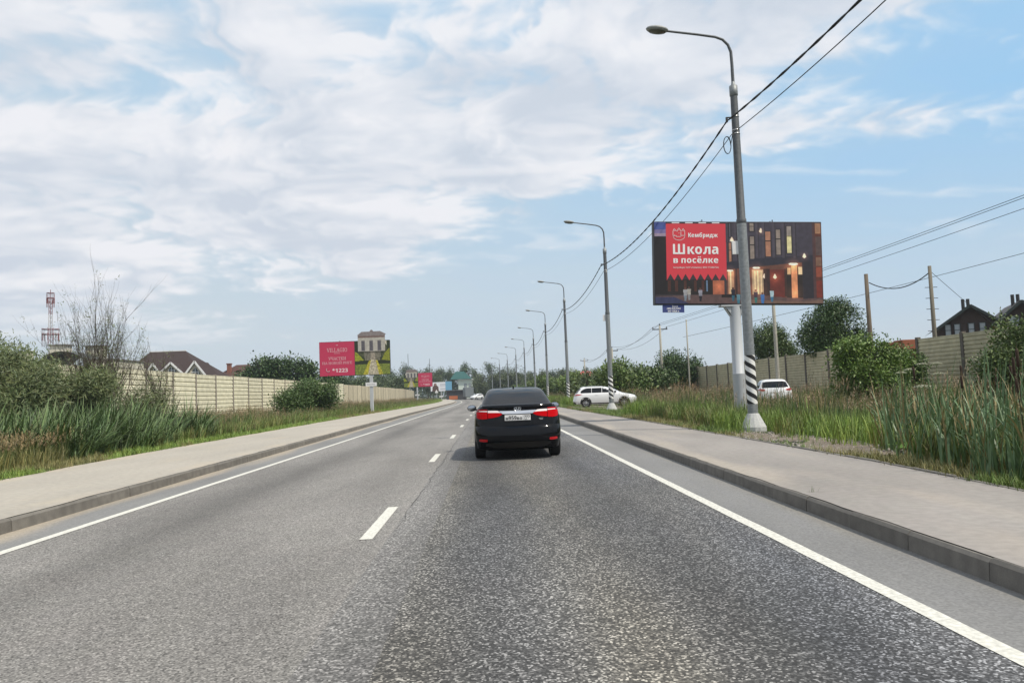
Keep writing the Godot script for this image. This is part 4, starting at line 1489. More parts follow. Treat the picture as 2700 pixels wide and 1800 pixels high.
	box(st, Vector3(1.5, 3.0, -1.6), Vector3(13.6, 6.0, 8.0))
	part("wall", st, brick, t)
	# left gable (front faces the road diagonal) and right gable
	for g in [[-3.0, 2.75, 5.95, 7.85, 2.6], [0.95, 1.9, 6.2, 7.9, 3.1], [5.4, 2.4, 6.0, 7.8, 2.9]]:
		var gx: float = g[0]
		var hw: float = g[1]
		st = tool()
		tri(st, Vector3(gx - hw, g[2], g[4]), Vector3(gx, g[3], g[4]), Vector3(gx + hw, g[2], g[4]))
		quad(st, Vector3(gx - hw, 0, g[4]), Vector3(gx - hw, g[2], g[4]), Vector3(gx + hw, g[2], g[4]), Vector3(gx + hw, 0, g[4]))
		quad(st, Vector3(gx - hw, 0, g[4] - 5), Vector3(gx - hw, g[2], g[4] - 5), Vector3(gx - hw, g[2], g[4]), Vector3(gx - hw, 0, g[4]))
		part("gable_wall", st, brick, t)
		st = tool()
		for s in [-1, 1]:
			var a := Vector3(gx + s * (hw + 0.5), g[2] - 0.33, g[4] + 0.45)
			var b := Vector3(gx, g[3] + 0.06, g[4] + 0.45)
			var e := Vector3(0, 0, -9.0)
			quad(st, a, b, b + e, a + e)
			quad(st, a + Vector3(0, -0.05, 0), b + Vector3(0, -0.05, 0), b + e + Vector3(0, -0.05, 0), a + e + Vector3(0, -0.05, 0))
		var rf := part("roof", st, slate, t)
		st = tool()
		for s in [-1, 1]:
			var a := Vector3(gx + s * (hw + 0.5), g[2] - 0.42, g[4] + 0.48)
			var b := Vector3(gx, g[3] - 0.03, g[4] + 0.48)
			var d := b - a
			box(st, (a + b) / 2, Vector3(d.length(), 0.24, 0.06), Basis(Vector3.BACK, atan2(d.y, d.x) if s < 0 else atan2(-d.y, -d.x)))
		part("eaves_board", st, eave, rf)
		for k in 2:
			st = tool()
			tube(st, [Vector3(gx - 0.35 + k * 0.42, g[3] - 0.5, g[4] - 1.6), Vector3(gx - 0.35 + k * 0.42, g[3] + 0.75, g[4] - 1.6)], 0.15, 10)
			part("flue", st, wf, rf)
	for x in [-4.9, -4.15, -3.0, -2.1]: window(t, Vector3(x, 5.45, 2.6), 0.5, 1.5, wf, wg)
	for x in [0.35, 1.6]: window(t, Vector3(x, 5.75, 3.1), 0.8, 1.7, wf, wg)
	st = tool()
	box(st, Vector3(-1.05, 5.0, 3.16), Vector3(0.7, 1.5, 0.1))
	part("porch_cladding", st, mat("brick_orange", lin(0.30, 0.10, 0.06), 0.85), t)

	# teal-roofed pavilion at the end of the road
	t = thing("teal_roof_building", "pale building with teal roof where the road bends away", "building", Vector3(-10.5, 0, -300))
	st = tool()
	box(st, Vector3(1.6, 3.6, 0), Vector3(5.4, 7.2, 8))
	part("wall", st, mat("mint_wall", lin(0.55, 0.62, 0.56), 0.9), t)
	st = tool()
	box(st, Vector3(1.6, 7.3, 0.2), Vector3(6.0, 0.3, 8.6))
	part("fascia", st, mat("barge_white", lin(0.75, 0.75, 0.74), 0.7), t)
	st = tool()
	hip_roof(st, -4.2, 4.2, -5, 5, 7.5, -2.2, 1.0, 10.6)
	part("roof", st, mat("teal_roof", lin(0.010, 0.075, 0.068), 0.7), t)
	for x in [1.6, 3.4]: window(t, Vector3(x, 4.4, 4.0), 0.9, 2.6, wf, wg)

func radio_mast():
	var t := thing("radio_mast", "tall red and white lattice radio mast behind the manor", "radio mast", Vector3(-139.7, 0, -250))
	var red := mat("mast_red", lin(0.20, 0.045, 0.04), 0.7)
	var pale := mat("mast_white", lin(0.45, 0.43, 0.42), 0.7)
	for s in 8:
		var st := tool()
		var y0 := s * 4.6
		var y1 := y0 + 4.6
		var w := 0.75 - s * 0.03
		for k in 3:
			var a := TAU * k / 3.0
			var b := TAU * (k + 1) / 3.0
			var pa := Vector3(cos(a) * w, 0, sin(a) * w)
			var pb := Vector3(cos(b) * w, 0, sin(b) * w)
			tube(st, [pa + Vector3(0, y0, 0), pa + Vector3(0, y1, 0)], 0.09, 5, false)
			for q in 3:
				tube(st, [pa + Vector3(0, y0 + q * 1.53, 0), pb + Vector3(0, y0 + (q + 1) * 1.53, 0)], 0.055, 4, false)
		part("lattice_section", st, red if s % 2 else pale, t)
	for q in [[37.2, 1.1, 4.4], [25.5, 2.4, 6.0]]:
		var st := tool()
		for k in 9:
			var a := TAU * k / 9.0
			var p := Vector3(cos(a) * q[1], 0, sin(a) * q[1])
			box(st, p + Vector3(0, q[0] - 0.5, 0), Vector3(0.2, q[2] * 0.4, 0.15), Basis(Vector3.UP, -a))
			tube(st, [p + Vector3(0, q[0] - q[2] * 0.6, 0), p + Vector3(0, q[0] + q[2] * 0.4, 0)], 0.06, 4, false)
		part("aerial_cluster", st, red, t)
		st = tool()
		for k in 2: lathe(st, Vector3(0, q[0] + k * 1.6 + 0.3, 0), [[q[1] * 0.8, 0], [q[1] * 1.05, 0], [q[1] * 1.05, 0.16], [q[1] * 0.8, 0.16]], 12)
		part("platform", st, red, t)
	var st := tool()
	tube(st, [Vector3(0, 36.5, 0), Vector3(0, 40.3, 0)], 0.10, 5)
	part("tip", st, red, t)

# ------------------------------------------------------------------ road sheets
func z_list(z0: float, z1: float) -> Array:
	var out := [z0]
	while out[-1] > z1:
		var d := -float(out[-1])
		out.append(maxf(z1, float(out[-1]) - (0.4 if d < 22 else 1.2 if d < 60 else 4.0)))
	return out

func road_sheet(called: String, xs: Callable, zs: Array, y: float, m: Material, tone: Callable, parent: Node, uvs := 0.2) -> MeshInstance3D:
	var v := PackedVector3Array(); var c := PackedColorArray(); var u := PackedVector2Array(); var n := PackedVector3Array(); var ix := PackedInt32Array()
	var wide := 0
	for z in zs:
		var row: Array = xs.call(z)
		wide = row.size()
		for x in row:
			v.append(Vector3(x + bend(z), y, z))
			n.append(Vector3.UP)
			u.append(Vector2(x, z) * uvs)
			c.append(tone.call(x, z))
	for i in zs.size() - 1:
		for k in wide - 1:
			var a := i * wide + k
			ix.append_array([a, a + wide, a + wide + 1, a, a + wide + 1, a + 1])
	var arr := []
	arr.resize(Mesh.ARRAY_MAX)
	arr[Mesh.ARRAY_VERTEX] = v; arr[Mesh.ARRAY_NORMAL] = n; arr[Mesh.ARRAY_TEX_UV] = u; arr[Mesh.ARRAY_COLOR] = c; arr[Mesh.ARRAY_INDEX] = ix
	var mesh := ArrayMesh.new()
	mesh.add_surface_from_arrays(Mesh.PRIMITIVE_TRIANGLES, arr)
	return mi(called, mesh, m, parent)

func steps(a: float, b: float, d: float) -> Array:
	var n := maxi(1, int(round((b - a) / d)))
	return range(n + 1).map(func(k): return lerpf(a, b, k / float(n)))

func hump(x: float, w: float) -> float:
	return exp(-x * x / (w * w))

func surface(key: String, tex: Texture2D, rough: float, relief: float) -> StandardMaterial3D:
	var m := mat(key, Color.WHITE, rough)
	m.albedo_texture = tex
	m.vertex_color_use_as_albedo = true
	if relief > 0.0:
		m.heightmap_enabled = true
		m.heightmap_texture = tex
		m.heightmap_scale = relief
	return m

func lut(stops: Array) -> PackedByteArray:      # [[position 0..1, linear value], ...]
	var out := PackedByteArray()
	for i in 256:
		var t := i / 255.0
		var v: float = stops[-1][1]
		for k in stops.size() - 1:
			if t <= stops[k + 1][0]:
				v = lerpf(stops[k][1], stops[k + 1][1], clampf((t - stops[k][0]) / (stops[k + 1][0] - stops[k][0]), 0.0, 1.0))
				break
		out.append(Color(v, v, v).linear_to_srgb().r8)
	return out

func build_road():
	var road := Node3D.new()
	road.name = numbered("road")
	add_child(road)
	road.set_meta("kind", "structure")
	road.set_meta("label", "grey two-lane asphalt road with white markings")
	var zs := z_list(8.0, -330.0)
	var coarse := surface("asphalt_coarse", stone_tex(2048, 0.20, lut([[0.0, 0.07], [0.42, 0.13], [0.72, 0.26], [0.86, 0.48], [0.93, 0.80], [1.0, 1.0]]), 3), 0.82, 0.25)
	var worn := surface("asphalt_worn", stone_tex(2048, 0.23, lut([[0.0, 0.16], [0.2, 0.33], [0.8, 0.58], [0.93, 0.78], [1.0, 1.0]]), 4), 0.88, 0.12)
	var fine := surface("asphalt_fine", stone_tex(1024, 0.33, lut([[0.0, 0.50], [1.0, 0.72]]), 6), 0.92, 0.0)
	# right lane: coarse new wearing course, bitumen-dark in the wheel tracks; a strip of middling coarseness along the joint
	var middling := surface("asphalt_middling", stone_tex(1024, 0.19, lut([[0.0, 0.14], [0.35, 0.26], [0.75, 0.44], [0.90, 0.66], [1.0, 1.0]]), 8), 0.85, 0.18)
	var tone_1 := func(x, z):
		var t: float = 0.43 - 0.15 * hump(x + 0.02, 0.42) - 0.17 * hump(x - 1.42, 0.42) + 0.05 * hump(x - 0.66, 0.33) + 0.07 * hump(x - 2.45, 0.25) + 0.07 * hump(x + 0.62, 0.2)
		t *= 1.0 + 0.45 * nz.get_noise_2d(x * 25.0, z * 6.0) + 0.16 * nz.get_noise_2d(x * 120.0 + 50.0, z * 60.0)
		var w: float = 0.5 + 0.5 * nz.get_noise_2d(x * 30.0 + 900.0, z * 5.0) + 0.5 * hump(x - 0.66, 0.4) + 0.6 * hump(x + 0.62, 0.35)
		return Color(t * lerpf(0.93, 1.05, w), t * lerpf(0.97, 1.0, w), t * lerpf(1.07, 0.90, w))
	road_sheet("right_lane", func(z): return steps(-0.62, 2.52, 0.13), zs, 0.0, coarse, tone_1, road)
	var tone_7 := func(x, z):
		var t: float = lerpf(0.36, 0.45, clampf((-0.62 - x) / 0.4, 0.0, 1.0))
		t *= 1.0 + 0.30 * nz.get_noise_2d(x * 25.0, z * 6.0) + 0.12 * nz.get_noise_2d(x * 110.0, z * 60.0)
		return Color(t * 1.02, t * 0.99, t * 0.955)
	road_sheet("joint_strip", func(z): return steps(-1.02, -0.62, 0.1), zs, -0.001, middling, tone_7, road, 0.4)
	# left lane: older, browner
	var tone_2 := func(x, z):
		var t: float = 0.395 - 0.12 * hump(x + 3.55, 0.38) - 0.03 * hump(x + 1.9, 0.4)
		t *= 1.0 + 0.32 * nz.get_noise_2d(x * 22.0 + 300.0, z * 5.0) + 0.10 * nz.get_noise_2d(x * 110.0, z * 60.0)
		return Color(t * 1.03, t * 0.985, t * 0.925)
	road_sheet("left_lane", func(z): return steps(-4.80, -1.02, 0.19), zs, -0.001, worn, tone_2, road)
	# shoulders: smooth, dusty, sandy towards the kerb
	var tone_3 := func(x, z):
		var e: float = (along(z, KR) - x)
		var s: float = clampf(1.0 - e * 6.0 + 0.8 * nz.get_noise_2d(x * 60.0, z * 14.0), 0.0, 1.0)
		var t: float = 0.295 * (1.0 + 0.22 * nz.get_noise_2d(x * 30.0, z * 9.0))
		return Color(t, t, t * 0.99).lerp(Color(0.33, 0.30, 0.25), s * 0.55)
	road_sheet("right_shoulder", func(z): return range(9).map(func(k): return lerpf(2.52, along(z, KR) + 0.03, k / 8.0)), zs, -0.002, fine, tone_3, road)
	var tone_4 := func(x, z):
		var e: float = x - along(z, KL)
		var s: float = clampf(1.25 - e * 3.6 + 0.9 * nz.get_noise_2d(x * 50.0, z * 12.0), 0.0, 1.0)
		var t: float = 0.30 * (1.0 + 0.2 * nz.get_noise_2d(x * 30.0, z * 9.0))
		return Color(t, t, t * 0.98).lerp(Color(0.60, 0.51, 0.39), s * 0.8)
	road_sheet("left_shoulder", func(z): return range(9).map(func(k): return lerpf(along(z, KL) - 0.03, -4.80, k / 8.0)), zs, -0.002, fine, tone_4, road)
	# painted lines
	var paint: Material = grained("line_paint", lin(0.74, 0.73, 0.66), 0.7, texs.grain, 2.0)
	for q in [["edge_line", 2.40, 2.52], ["edge_line", -4.80, -4.68]]:
		var st := tool()
		for i in zs.size() - 1:
			var a: float = zs[i]
			var b: float = zs[i + 1]
			var j := 0.006 * nz.get_noise_1d(a * 70.0)
			var j2 := 0.006 * nz.get_noise_1d(b * 70.0)
			quad(st, Vector3(q[1] + bend(a) + j, 0.004, a), Vector3(q[1] + bend(b) + j2, 0.004, b), Vector3(q[2] + bend(b) + j2, 0.004, b), Vector3(q[2] + bend(a) + j, 0.004, a))
		part(q[0], st, paint, road)
	for k in range(0, 18):
		var a := -7.5 - k * 8.42
		var b := a - 2.12
		var st := tool()
		quad(st, Vector3(-1.29 + bend(a), 0.004, a), Vector3(-1.29 + bend(b), 0.004, b), Vector3(-1.165 + bend(b), 0.004, b), Vector3(-1.165 + bend(a), 0.004, a))
		part("lane_dash", st, paint, road)
	# cracked joint between the two lanes
	var st := tool()
	var x := -1.0
	var z := -8.0
	while z > -45.0:
		var z2 := z - rnd(0.2, 0.5)
		var x2 := -1.0 + rnd(-0.03, 0.03)
		var w := rnd(0.001, 0.007)
		quad(st, Vector3(x - w, 0.002, z), Vector3(x2 - w, 0.002, z2), Vector3(x2 + w, 0.002, z2), Vector3(x + w, 0.002, z))
		x = x2
		z = z2
	part("joint_crack", st, mat("crack", lin(0.045, 0.045, 0.045), 0.95), road)

func build_pavements():
	var kerb_stone := tool()
	# one metre of kerb: front face at x = 0, top at 0.15, a chamfer on the road side
	var prof := [[0.0, -0.15], [0.012, 0.125], [0.035, 0.15], [0.15, 0.15], [0.15, -0.15]]
	for i in prof.size() - 1:
		var a := Vector3(prof[i][0], prof[i][1], 0.496)
		var b := Vector3(prof[i + 1][0], prof[i + 1][1], 0.496)
		quad(kerb_stone, a, b, b - Vector3(0, 0, 0.992), a - Vector3(0, 0, 0.992))
	for s in [0.496, -0.496]:
		for i in range(1, prof.size() - 1):
			var a := Vector3(prof[0][0], prof[0][1], s)
			var b := Vector3(prof[i][0], prof[i][1], s)
			var c := Vector3(prof[i + 1][0], prof[i + 1][1], s)
			if s > 0: tri(kerb_stone, a, b, c)
			else: tri(kerb_stone, a, c, b)
	var stone := done(kerb_stone)
	var tones := []
	for k in 4:
		var v: float = [0.185, 0.175, 0.20, 0.18][k]
		tones.append(grained("kerb_%d" % k, lin(v, v * 0.93, v * 0.82), 0.92, texs.grain, 0.3 + k * 0.05))
	for side in [["kerb_right", KR, 1.0, "dusty concrete kerb along the right pavement", -1.0, 50], ["kerb_left", KL, -1.0, "dusty concrete kerb along the left pavement", -5.0, 50]]:
		var root := Node3D.new()
		root.name = numbered(side[0])
		add_child(root)
		root.set_meta("kind", "structure")
		root.set_meta("label", side[3])
		var s: float = side[2]
		for k in range(-4 if s > 0 else 0, side[5]):
			var z := -k - 0.5
			var o := mi("kerbstone", stone, tones[rng.randi() % 4], root)
			var dx := along(z - 0.5, side[1]) - along(z + 0.5, side[1])
			o.position = Vector3(along(z, side[1]) + rnd(-0.004, 0.004), rnd(-0.006, 0.001), z)
			o.rotation.y = -atan(dx) + (PI if s < 0 else 0.0)
		var st := tool()
		var z := -float(side[5])
		while z > -330.0:
			var z2 := z - 6.0
			var a := along(z, side[1]) + bend(z)
			var b := along(z2, side[1]) + bend(z2)
			quad(st, Vector3(a, -0.1, z), Vector3(b, -0.1, z2), Vector3(b + s * 0.02, 0.15, z2), Vector3(a + s * 0.02, 0.15, z))
			quad(st, Vector3(a + s * 0.02, 0.15, z), Vector3(b + s * 0.02, 0.15, z2), Vector3(b + s * 0.15, 0.15, z2), Vector3(a + s * 0.15, 0.15, z))
			z = z2
		part("far_kerb", st, tones[0], root)
	var walk := surface("pavement", grain_tex(1024, 0.02, 4, 0.90, 1.0, 71, 0.05), 0.93, 0.0)
	var zs := z_list(8.0, -330.0)
	var tone_5 := func(x, z):
		var n: float = nz.get_noise_2d(x * 22.0 + 40.0, z * 9.0)
		var f: float = nz.get_noise_2d(x * 70.0 + 140.0, z * 30.0)
		var sand: float = clampf(nz.get_noise_2d(x * 30.0 + 600.0, z * 7.0) * 2.0 - 0.35 + 0.7 * hump(x - along(z, KR) - 0.2, 0.22), 0.0, 1.0)
		var t: float = 0.285 * (1.0 + 0.17 * n + 0.05 * f)
		return Color(t, t * 0.93, t * 0.865).lerp(Color(0.40, 0.355, 0.30), sand * 0.7)
	var right := road_sheet("pavement", func(z): return range(13).map(func(k): return lerpf(along(z, KR) + 0.055 + 0.03 * nz.get_noise_1d(z * 60.0), along(z, OR) - 0.07, k / 12.0)), zs, 0.1535, walk, tone_5, null, 0.33)
	right.set_meta("kind", "structure")
	right.set_meta("label", "wide grey asphalt pavement on the right of the road")
	var tone_6 := func(x, z):
		var n: float = nz.get_noise_2d(x * 22.0 + 240.0, z * 9.0)
		var edge: float = clampf(0.9 * hump(x - along(z, OL), 0.3) + 0.5 * hump(x - along(z, KL) + 0.2, 0.25) + nz.get_noise_2d(x * 40.0, z * 20.0) - 0.3, 0.0, 1.0)
		var t: float = 0.40 * (1.0 + 0.13 * n)
		return Color(t, t * 0.925, t * 0.80).lerp(Color(0.52, 0.44, 0.33), edge * 0.7)
	var left := road_sheet("pavement", func(z): return range(13).map(func(k): return lerpf(along(z, OL) + 0.09 * nz.get_noise_1d(z * 25.0), along(z, KL) - 0.06 + 0.05 * nz.get_noise_1d(z * 45.0 + 70.0), k / 12.0)), zs, 0.1535, walk, tone_6, null, 0.33)
	left.set_meta("kind", "structure")
	left.set_meta("label", "sand-dusted pavement on the left of the road")
	# narrow concrete edging on the outer side of the right pavement
	var ed := Node3D.new()
	ed.name = numbered("pavement_edging")
	add_child(ed)
	ed.set_meta("kind", "structure")
	ed.set_meta("label", "narrow concrete edging between right pavement and grass")
	var est := tool()
	cbox(est, Vector3(0, 0.06, 0), Vector3(0.07, 0.22, 0.99), 0.008)
	var em := done(est)
	for k in range(3, 48):
		var z := -k - 0.5
		var o := mi("edging_stone", em, tones[rng.randi() % 4], ed)
		o.position = Vector3(along(z, OR) - 0.035 + rnd(-0.006, 0.006), rnd(-0.012, 0.006), z)
		o.rotation.y = -atan(along(z - 0.5, OR) - along(z + 0.5, OR))
		o.rotation.z = rnd(-0.03, 0.03)

func build_ground():
	var xs := []
	for l in [-900.0, -500.0, -260.0, -140.0, -80.0, -50.0, -34.0, -26.0, -21.0, -18.0]: xs.append(l)
	for k in 17: xs.append(-17.0 + k * 0.5)
	for l in [-8.9, -8.0, -5.0, 0.0, 4.5, 5.1]: xs.append(l)
	for k in 32: xs.append(5.3 + k * 0.5)
	for l in [21.5, 24.0, 28.0, 36.0, 50.0, 80.0, 140.0, 260.0, 500.0, 900.0]: xs.append(l)
	var zs := []
	var z := 60.0
	while z > -1400.0:
		zs.append(z)
		z -= 1.0 if z < 12 and z > -70 else 3.0 if z > -160 else 20.0 if z > -400 else 120.0
	var st := tool()
	var rows := []
	for zz in zs:
		var row := []
		for l in xs:
			var x: float = l + (bend(zz) if absf(l) < 60.0 else 0.0)
			row.append(Vector3(x, ground_y(x, zz) if zz > -360 else 0.0, zz))
		rows.append(row)
	sheet(st, rows, 1, true)
	var g := setting("ground", st, grained("soil", lin(0.62, 0.62, 0.62), 0.95, texs.soil, 0.16, 0.5), "grassy ground on both sides of the road")
	# dirt exit in front of the parked wagon
	st = tool()
	rows = []
	for k in 16:
		var t := k / 15.0
		var row := []
		for q in 9:
			var zz := -47.0 - q * 1.5 - 0.6 * nz.get_noise_2d(k * 40.0, q * 40.0)
			var x := lerpf(5.5, 19.5, t)
			row.append(Vector3(x, maxf(ground_y(x, zz), 0.1) + 0.03, zz))
		rows.append(row)
	sheet(st, rows, 1)
	setting("dirt_track", st, grained("dirt", lin(0.30, 0.26, 0.20), 0.95, texs.rough, 0.4, 0.4), "bare dirt track leading off the road to the right")
	# trodden bare soil beside the nearest lamp
	st = tool()
	var mid := Vector3(6.55, 0.15, -15.6)
	var ring := []
	for k in 24:
		var a := TAU * k / 24.0
		var p := mid + Vector3(cos(a) * 0.85 * (1.0 + 0.5 * nz.get_noise_1d(k * 30.0)), 0, sin(a) * 3.6 * (1.0 + 0.3 * nz.get_noise_1d(k * 22.0 + 90.0)))
		p.y = ground_y(p.x, p.z) + 0.012
		ring.append(p)
	mid.y = ground_y(mid.x, mid.z) + 0.05
	for k in 24: tri(st, mid, ring[k], ring[(k + 1) % 24])
	setting("bare_soil", st, grained("bare_soil", lin(0.27, 0.22, 0.17), 0.95, texs.rough, 0.9, 0.8), "patch of bare stony soil beside the nearest lamp post")
	var pebble := tool()
	lathe(pebble, Vector3.ZERO, [[0.001, 0.6], [0.6, 0.4], [1.0, 0.0], [0.7, -0.4], [0.001, -0.5]], 6, -1)
	var pm := done(pebble)
	var places := []
	for k in 700:
		var a := rnd(0, TAU)
		var q := sqrt(rng.randf()) * 1.15
		var p := Vector3(6.55 + cos(a) * 0.85 * q, 0, -15.6 + sin(a) * 3.7 * q)
		p.y = ground_y(p.x, p.z) + 0.02
		var c := rnd(0.16, 0.40)
		places.append([Transform3D(rand_basis(rnd(0.008, 0.035)), p), Color(c, c * 0.92, c * 0.82)])
	var o := scatter("gravel", pm, leafy("pebble", 0.0, 0.95), places)
	tag(o, "loose pebbles on the bare soil by the lamp post", "gravel", "", "stuff")

# ------------------------------------------------------------------ planting
func put(x: float, z: float, s: float, sy: float, lean := 0.0) -> Transform3D:
	var b := Basis(Vector3.UP, rnd(0, TAU)).scaled(Vector3(s, s * sy, s))
	if lean != 0.0: b = Basis(Vector3.BACK, -lean) * b
	return Transform3D(b, Vector3(x, ground_y(x, z) - 0.02, z))

func build_grass():
	var green := Color(0.155, 0.235, 0.048)
	var lush := Color(0.215, 0.325, 0.058)
	var olive := Color(0.245, 0.235, 0.085)
	var straw := Color(0.30, 0.235, 0.12)
	var blue := Color(0.105, 0.170, 0.060)
	var m := leafy("grass", 0.35, 0.6)
	var short: Array = []
	var mid: Array = []
	var seedy: Array = []
	var reed: Array = []
	var sedge: Array = []
	var weed: Array = []
	# right verge
	for k in 62000:
		var d := 4.0 + pow(rng.randf(), 1.7) * 120.0
		var z := -d
		var o := along(z, OR)
		var l := o + pow(rng.randf(), 1.25) * 14.5
		var x := l + bend(z)
		var far := 1.0 + d / 70.0
		var e := l - o
		if d > 48.0 and d < 60.0 and l < 12.0 and l > 5.6 and nz.get_noise_2d(x * 20.0, z * 20.0) < 0.25: continue
		if d > 36.0 and d < 62.0 and l < 8.3 + 0.8 * nz.get_noise_1d(z * 30.0) and e > 0.2:
			short.append([put(x, z, rnd(0.9, 1.6), rnd(0.6, 1.3)), tint(green, 0.3)])
			continue
		var bare := Vector2((x - 6.55) / 0.95, (z + 15.6) / 3.8).length()
		if bare < 1.0 and rng.randf() > 0.10: continue
		if Vector2(x - 6.95, (z + 20.0) * 0.7).length() < 0.62: continue
		var n := nz.get_noise_2d(x * 12.0, z * 12.0)
		var n2 := nz.get_noise_2d(x * 9.0 + 400.0, z * 9.0)
		if e < 0.75 + 0.5 * n:
			short.append([put(x, z, rnd(0.7, 1.3) * far, rnd(0.6, 1.2)), tint(green if n2 > -0.1 else olive, 0.25)])
		elif e < 2.6 + 1.5 * n or (d < 22.0 and e < 3.4):
			mid.append([put(x, z, rnd(0.55, 0.95) * minf(far, 1.6), rnd(0.7, 1.15), rnd(-0.05, 0.2)), tint(lush if n2 > 0.0 or Vector2(x - 8.6, (z + 16.0) * 0.5).length() < 1.6 else (green if rng.randf() < 0.6 else olive), 0.25)])
		else:
			var pick := rng.randf()
			var tall := 1.0 + 0.9 * n + 0.5 * nz.get_noise_2d(x * 40.0, z * 40.0)
			if pick < 0.66:
				mid.append([put(x, z, rnd(0.85, 1.35), rnd(0.75, 1.2) * tall, rnd(-0.15, 0.3)), tint(olive if n2 > 0.14 or rng.randf() < 0.2 else (green if rng.randf() < 0.65 else lush), 0.4)])
			elif pick < 0.88 and n2 > -0.16:
				seedy.append([put(x, z, rnd(0.75, 1.15), rnd(0.75, 1.2) * tall, rnd(-0.05, 0.3)), tint(Color(0.31, 0.26, 0.195), 0.4)])
			else:
				sedge.append([put(x, z, rnd(0.7, 1.05), rnd(0.8, 1.2) * tall), tint(blue, 0.45)])
		if e > 0.9 and e < 3.2 and rng.randf() < 0.03 and d < 40.0 and Vector2(x - 7.0, z + 20.0).length() > 1.1:
			weed.append([Transform3D(rand_basis(rnd(0.7, 1.2)), Vector3(x, ground_y(x, z) + rnd(0.08, 0.3), z)), tint(Color(0.12, 0.22, 0.04), 0.2)])
	# left verge
	for k in 60000:
		var d := 6.0 + pow(rng.randf(), 1.5) * 194.0
		var z := -d
		var o := along(z, OL)
		var l := o - pow(rng.randf(), 1.15) * 7.4
		var x := l + bend(z)
		var far := 1.0 + d / 80.0
		var e := o - l
		var n := nz.get_noise_2d(x * 12.0, z * 12.0)
		var n2 := nz.get_noise_2d(x * 9.0 + 400.0, z * 7.0)
		if e < 0.8 + 0.4 * n:
			short.append([put(x, z, rnd(0.7, 1.3) * far, rnd(0.6, 1.2)), tint(lush if n2 > -0.15 else olive, 0.25)])
			continue
		var reedy := sm(29.0, 26.0, d + 6.0 * n)
		if d < 19.5 + 3.0 * n2 and e < 2.0 + 1.6 * n:
			if rng.randf() < 0.5: seedy.append([put(x, z, rnd(0.6, 0.9), rnd(0.8, 1.1), rnd(0.0, 0.2)), tint(Color(0.33, 0.295, 0.185), 0.35)])
			else: mid.append([put(x, z, rnd(0.6, 0.9), rnd(0.9, 1.2), rnd(0.05, 0.3)), tint(olive, 0.25)])
		elif rng.randf() < reedy * 0.72 and e > 0.75:
			reed.append([put(x, z, rnd(0.75, 1.1) * sm(-0.2, 1.9, e), rnd(0.85, 1.15), rnd(0.05, 0.4)), tint(blue, 0.5)])
		elif e < 2.0 + n:
			mid.append([put(x, z, rnd(0.5, 0.85) * minf(far, 1.5), rnd(0.7, 1.1), rnd(0.0, 0.25)), tint(green if rng.randf() < 0.6 else olive, 0.25)])
		elif e < 5.0 and n2 > -0.15:
			sedge.append([put(x, z, rnd(0.8, 1.15), rnd(0.8, 1.1), rnd(0.0, 0.15)), tint(blue.lerp(green, 0.4), 0.5)])
			if rng.randf() < 0.22: seedy.append([put(x, z, rnd(0.7, 1.0), rnd(0.8, 1.1), 0.1), tint(Color(0.34, 0.29, 0.19), 0.3)])
		else:
			if rng.randf() < 0.24: seedy.append([put(x, z, rnd(0.8, 1.1), rnd(0.8, 1.15) * (1.0 + 0.6 * n), rnd(-0.05, 0.25)), tint(Color(0.31, 0.265, 0.205), 0.35)])
			else: mid.append([put(x, z, rnd(0.9, 1.3), rnd(0.9, 1.4) * (1.0 + 0.6 * n), rnd(-0.1, 0.25)), tint(olive if rng.randf() < 0.5 else green, 0.35)])
	for k in 3: short.append([Transform3D(Basis.IDENTITY.scaled(Vector3.ONE * 0.55), Vector3(3.45, 0.155, -8.3)), tint(green, 0.2)])
	tag(scatter("grass", tuft(9, 0.10, 0.20, 0.008, 0.45, 0.25, 2), m, short), "short green grass along the pavement edges", "grass", "", "stuff")
	tag(scatter("grass", tuft(9, 0.14, 0.80, 0.016, 0.25, 0.25, 3), m, mid), "knee-high green and yellowing grass on the verges", "grass", "", "stuff")
	tag(scatter("grass", seed_grass(5, 0.22, 1.15), m, seedy), "tall grass with pinkish brown feathery seed heads", "grass", "", "stuff")
	tag(scatter("reeds", tuft(9, 0.20, 2.0, 0.046, 0.32, 0.42, 4), m, reed), "dense blue-green reeds leaning over beside the left pavement", "reeds", "", "stuff")
	tag(scatter("sedge", tuft(7, 0.15, 1.15, 0.030, 0.14, 0.10, 3), m, sedge), "dark upright sedge standing in the ditches", "sedge", "", "stuff")
	tag(scatter("weeds", leaf_ball(10, 0.14, 0.15, 0.10), m, weed), "low broad-leaved weeds among the right-hand grass", "weeds", "", "stuff")

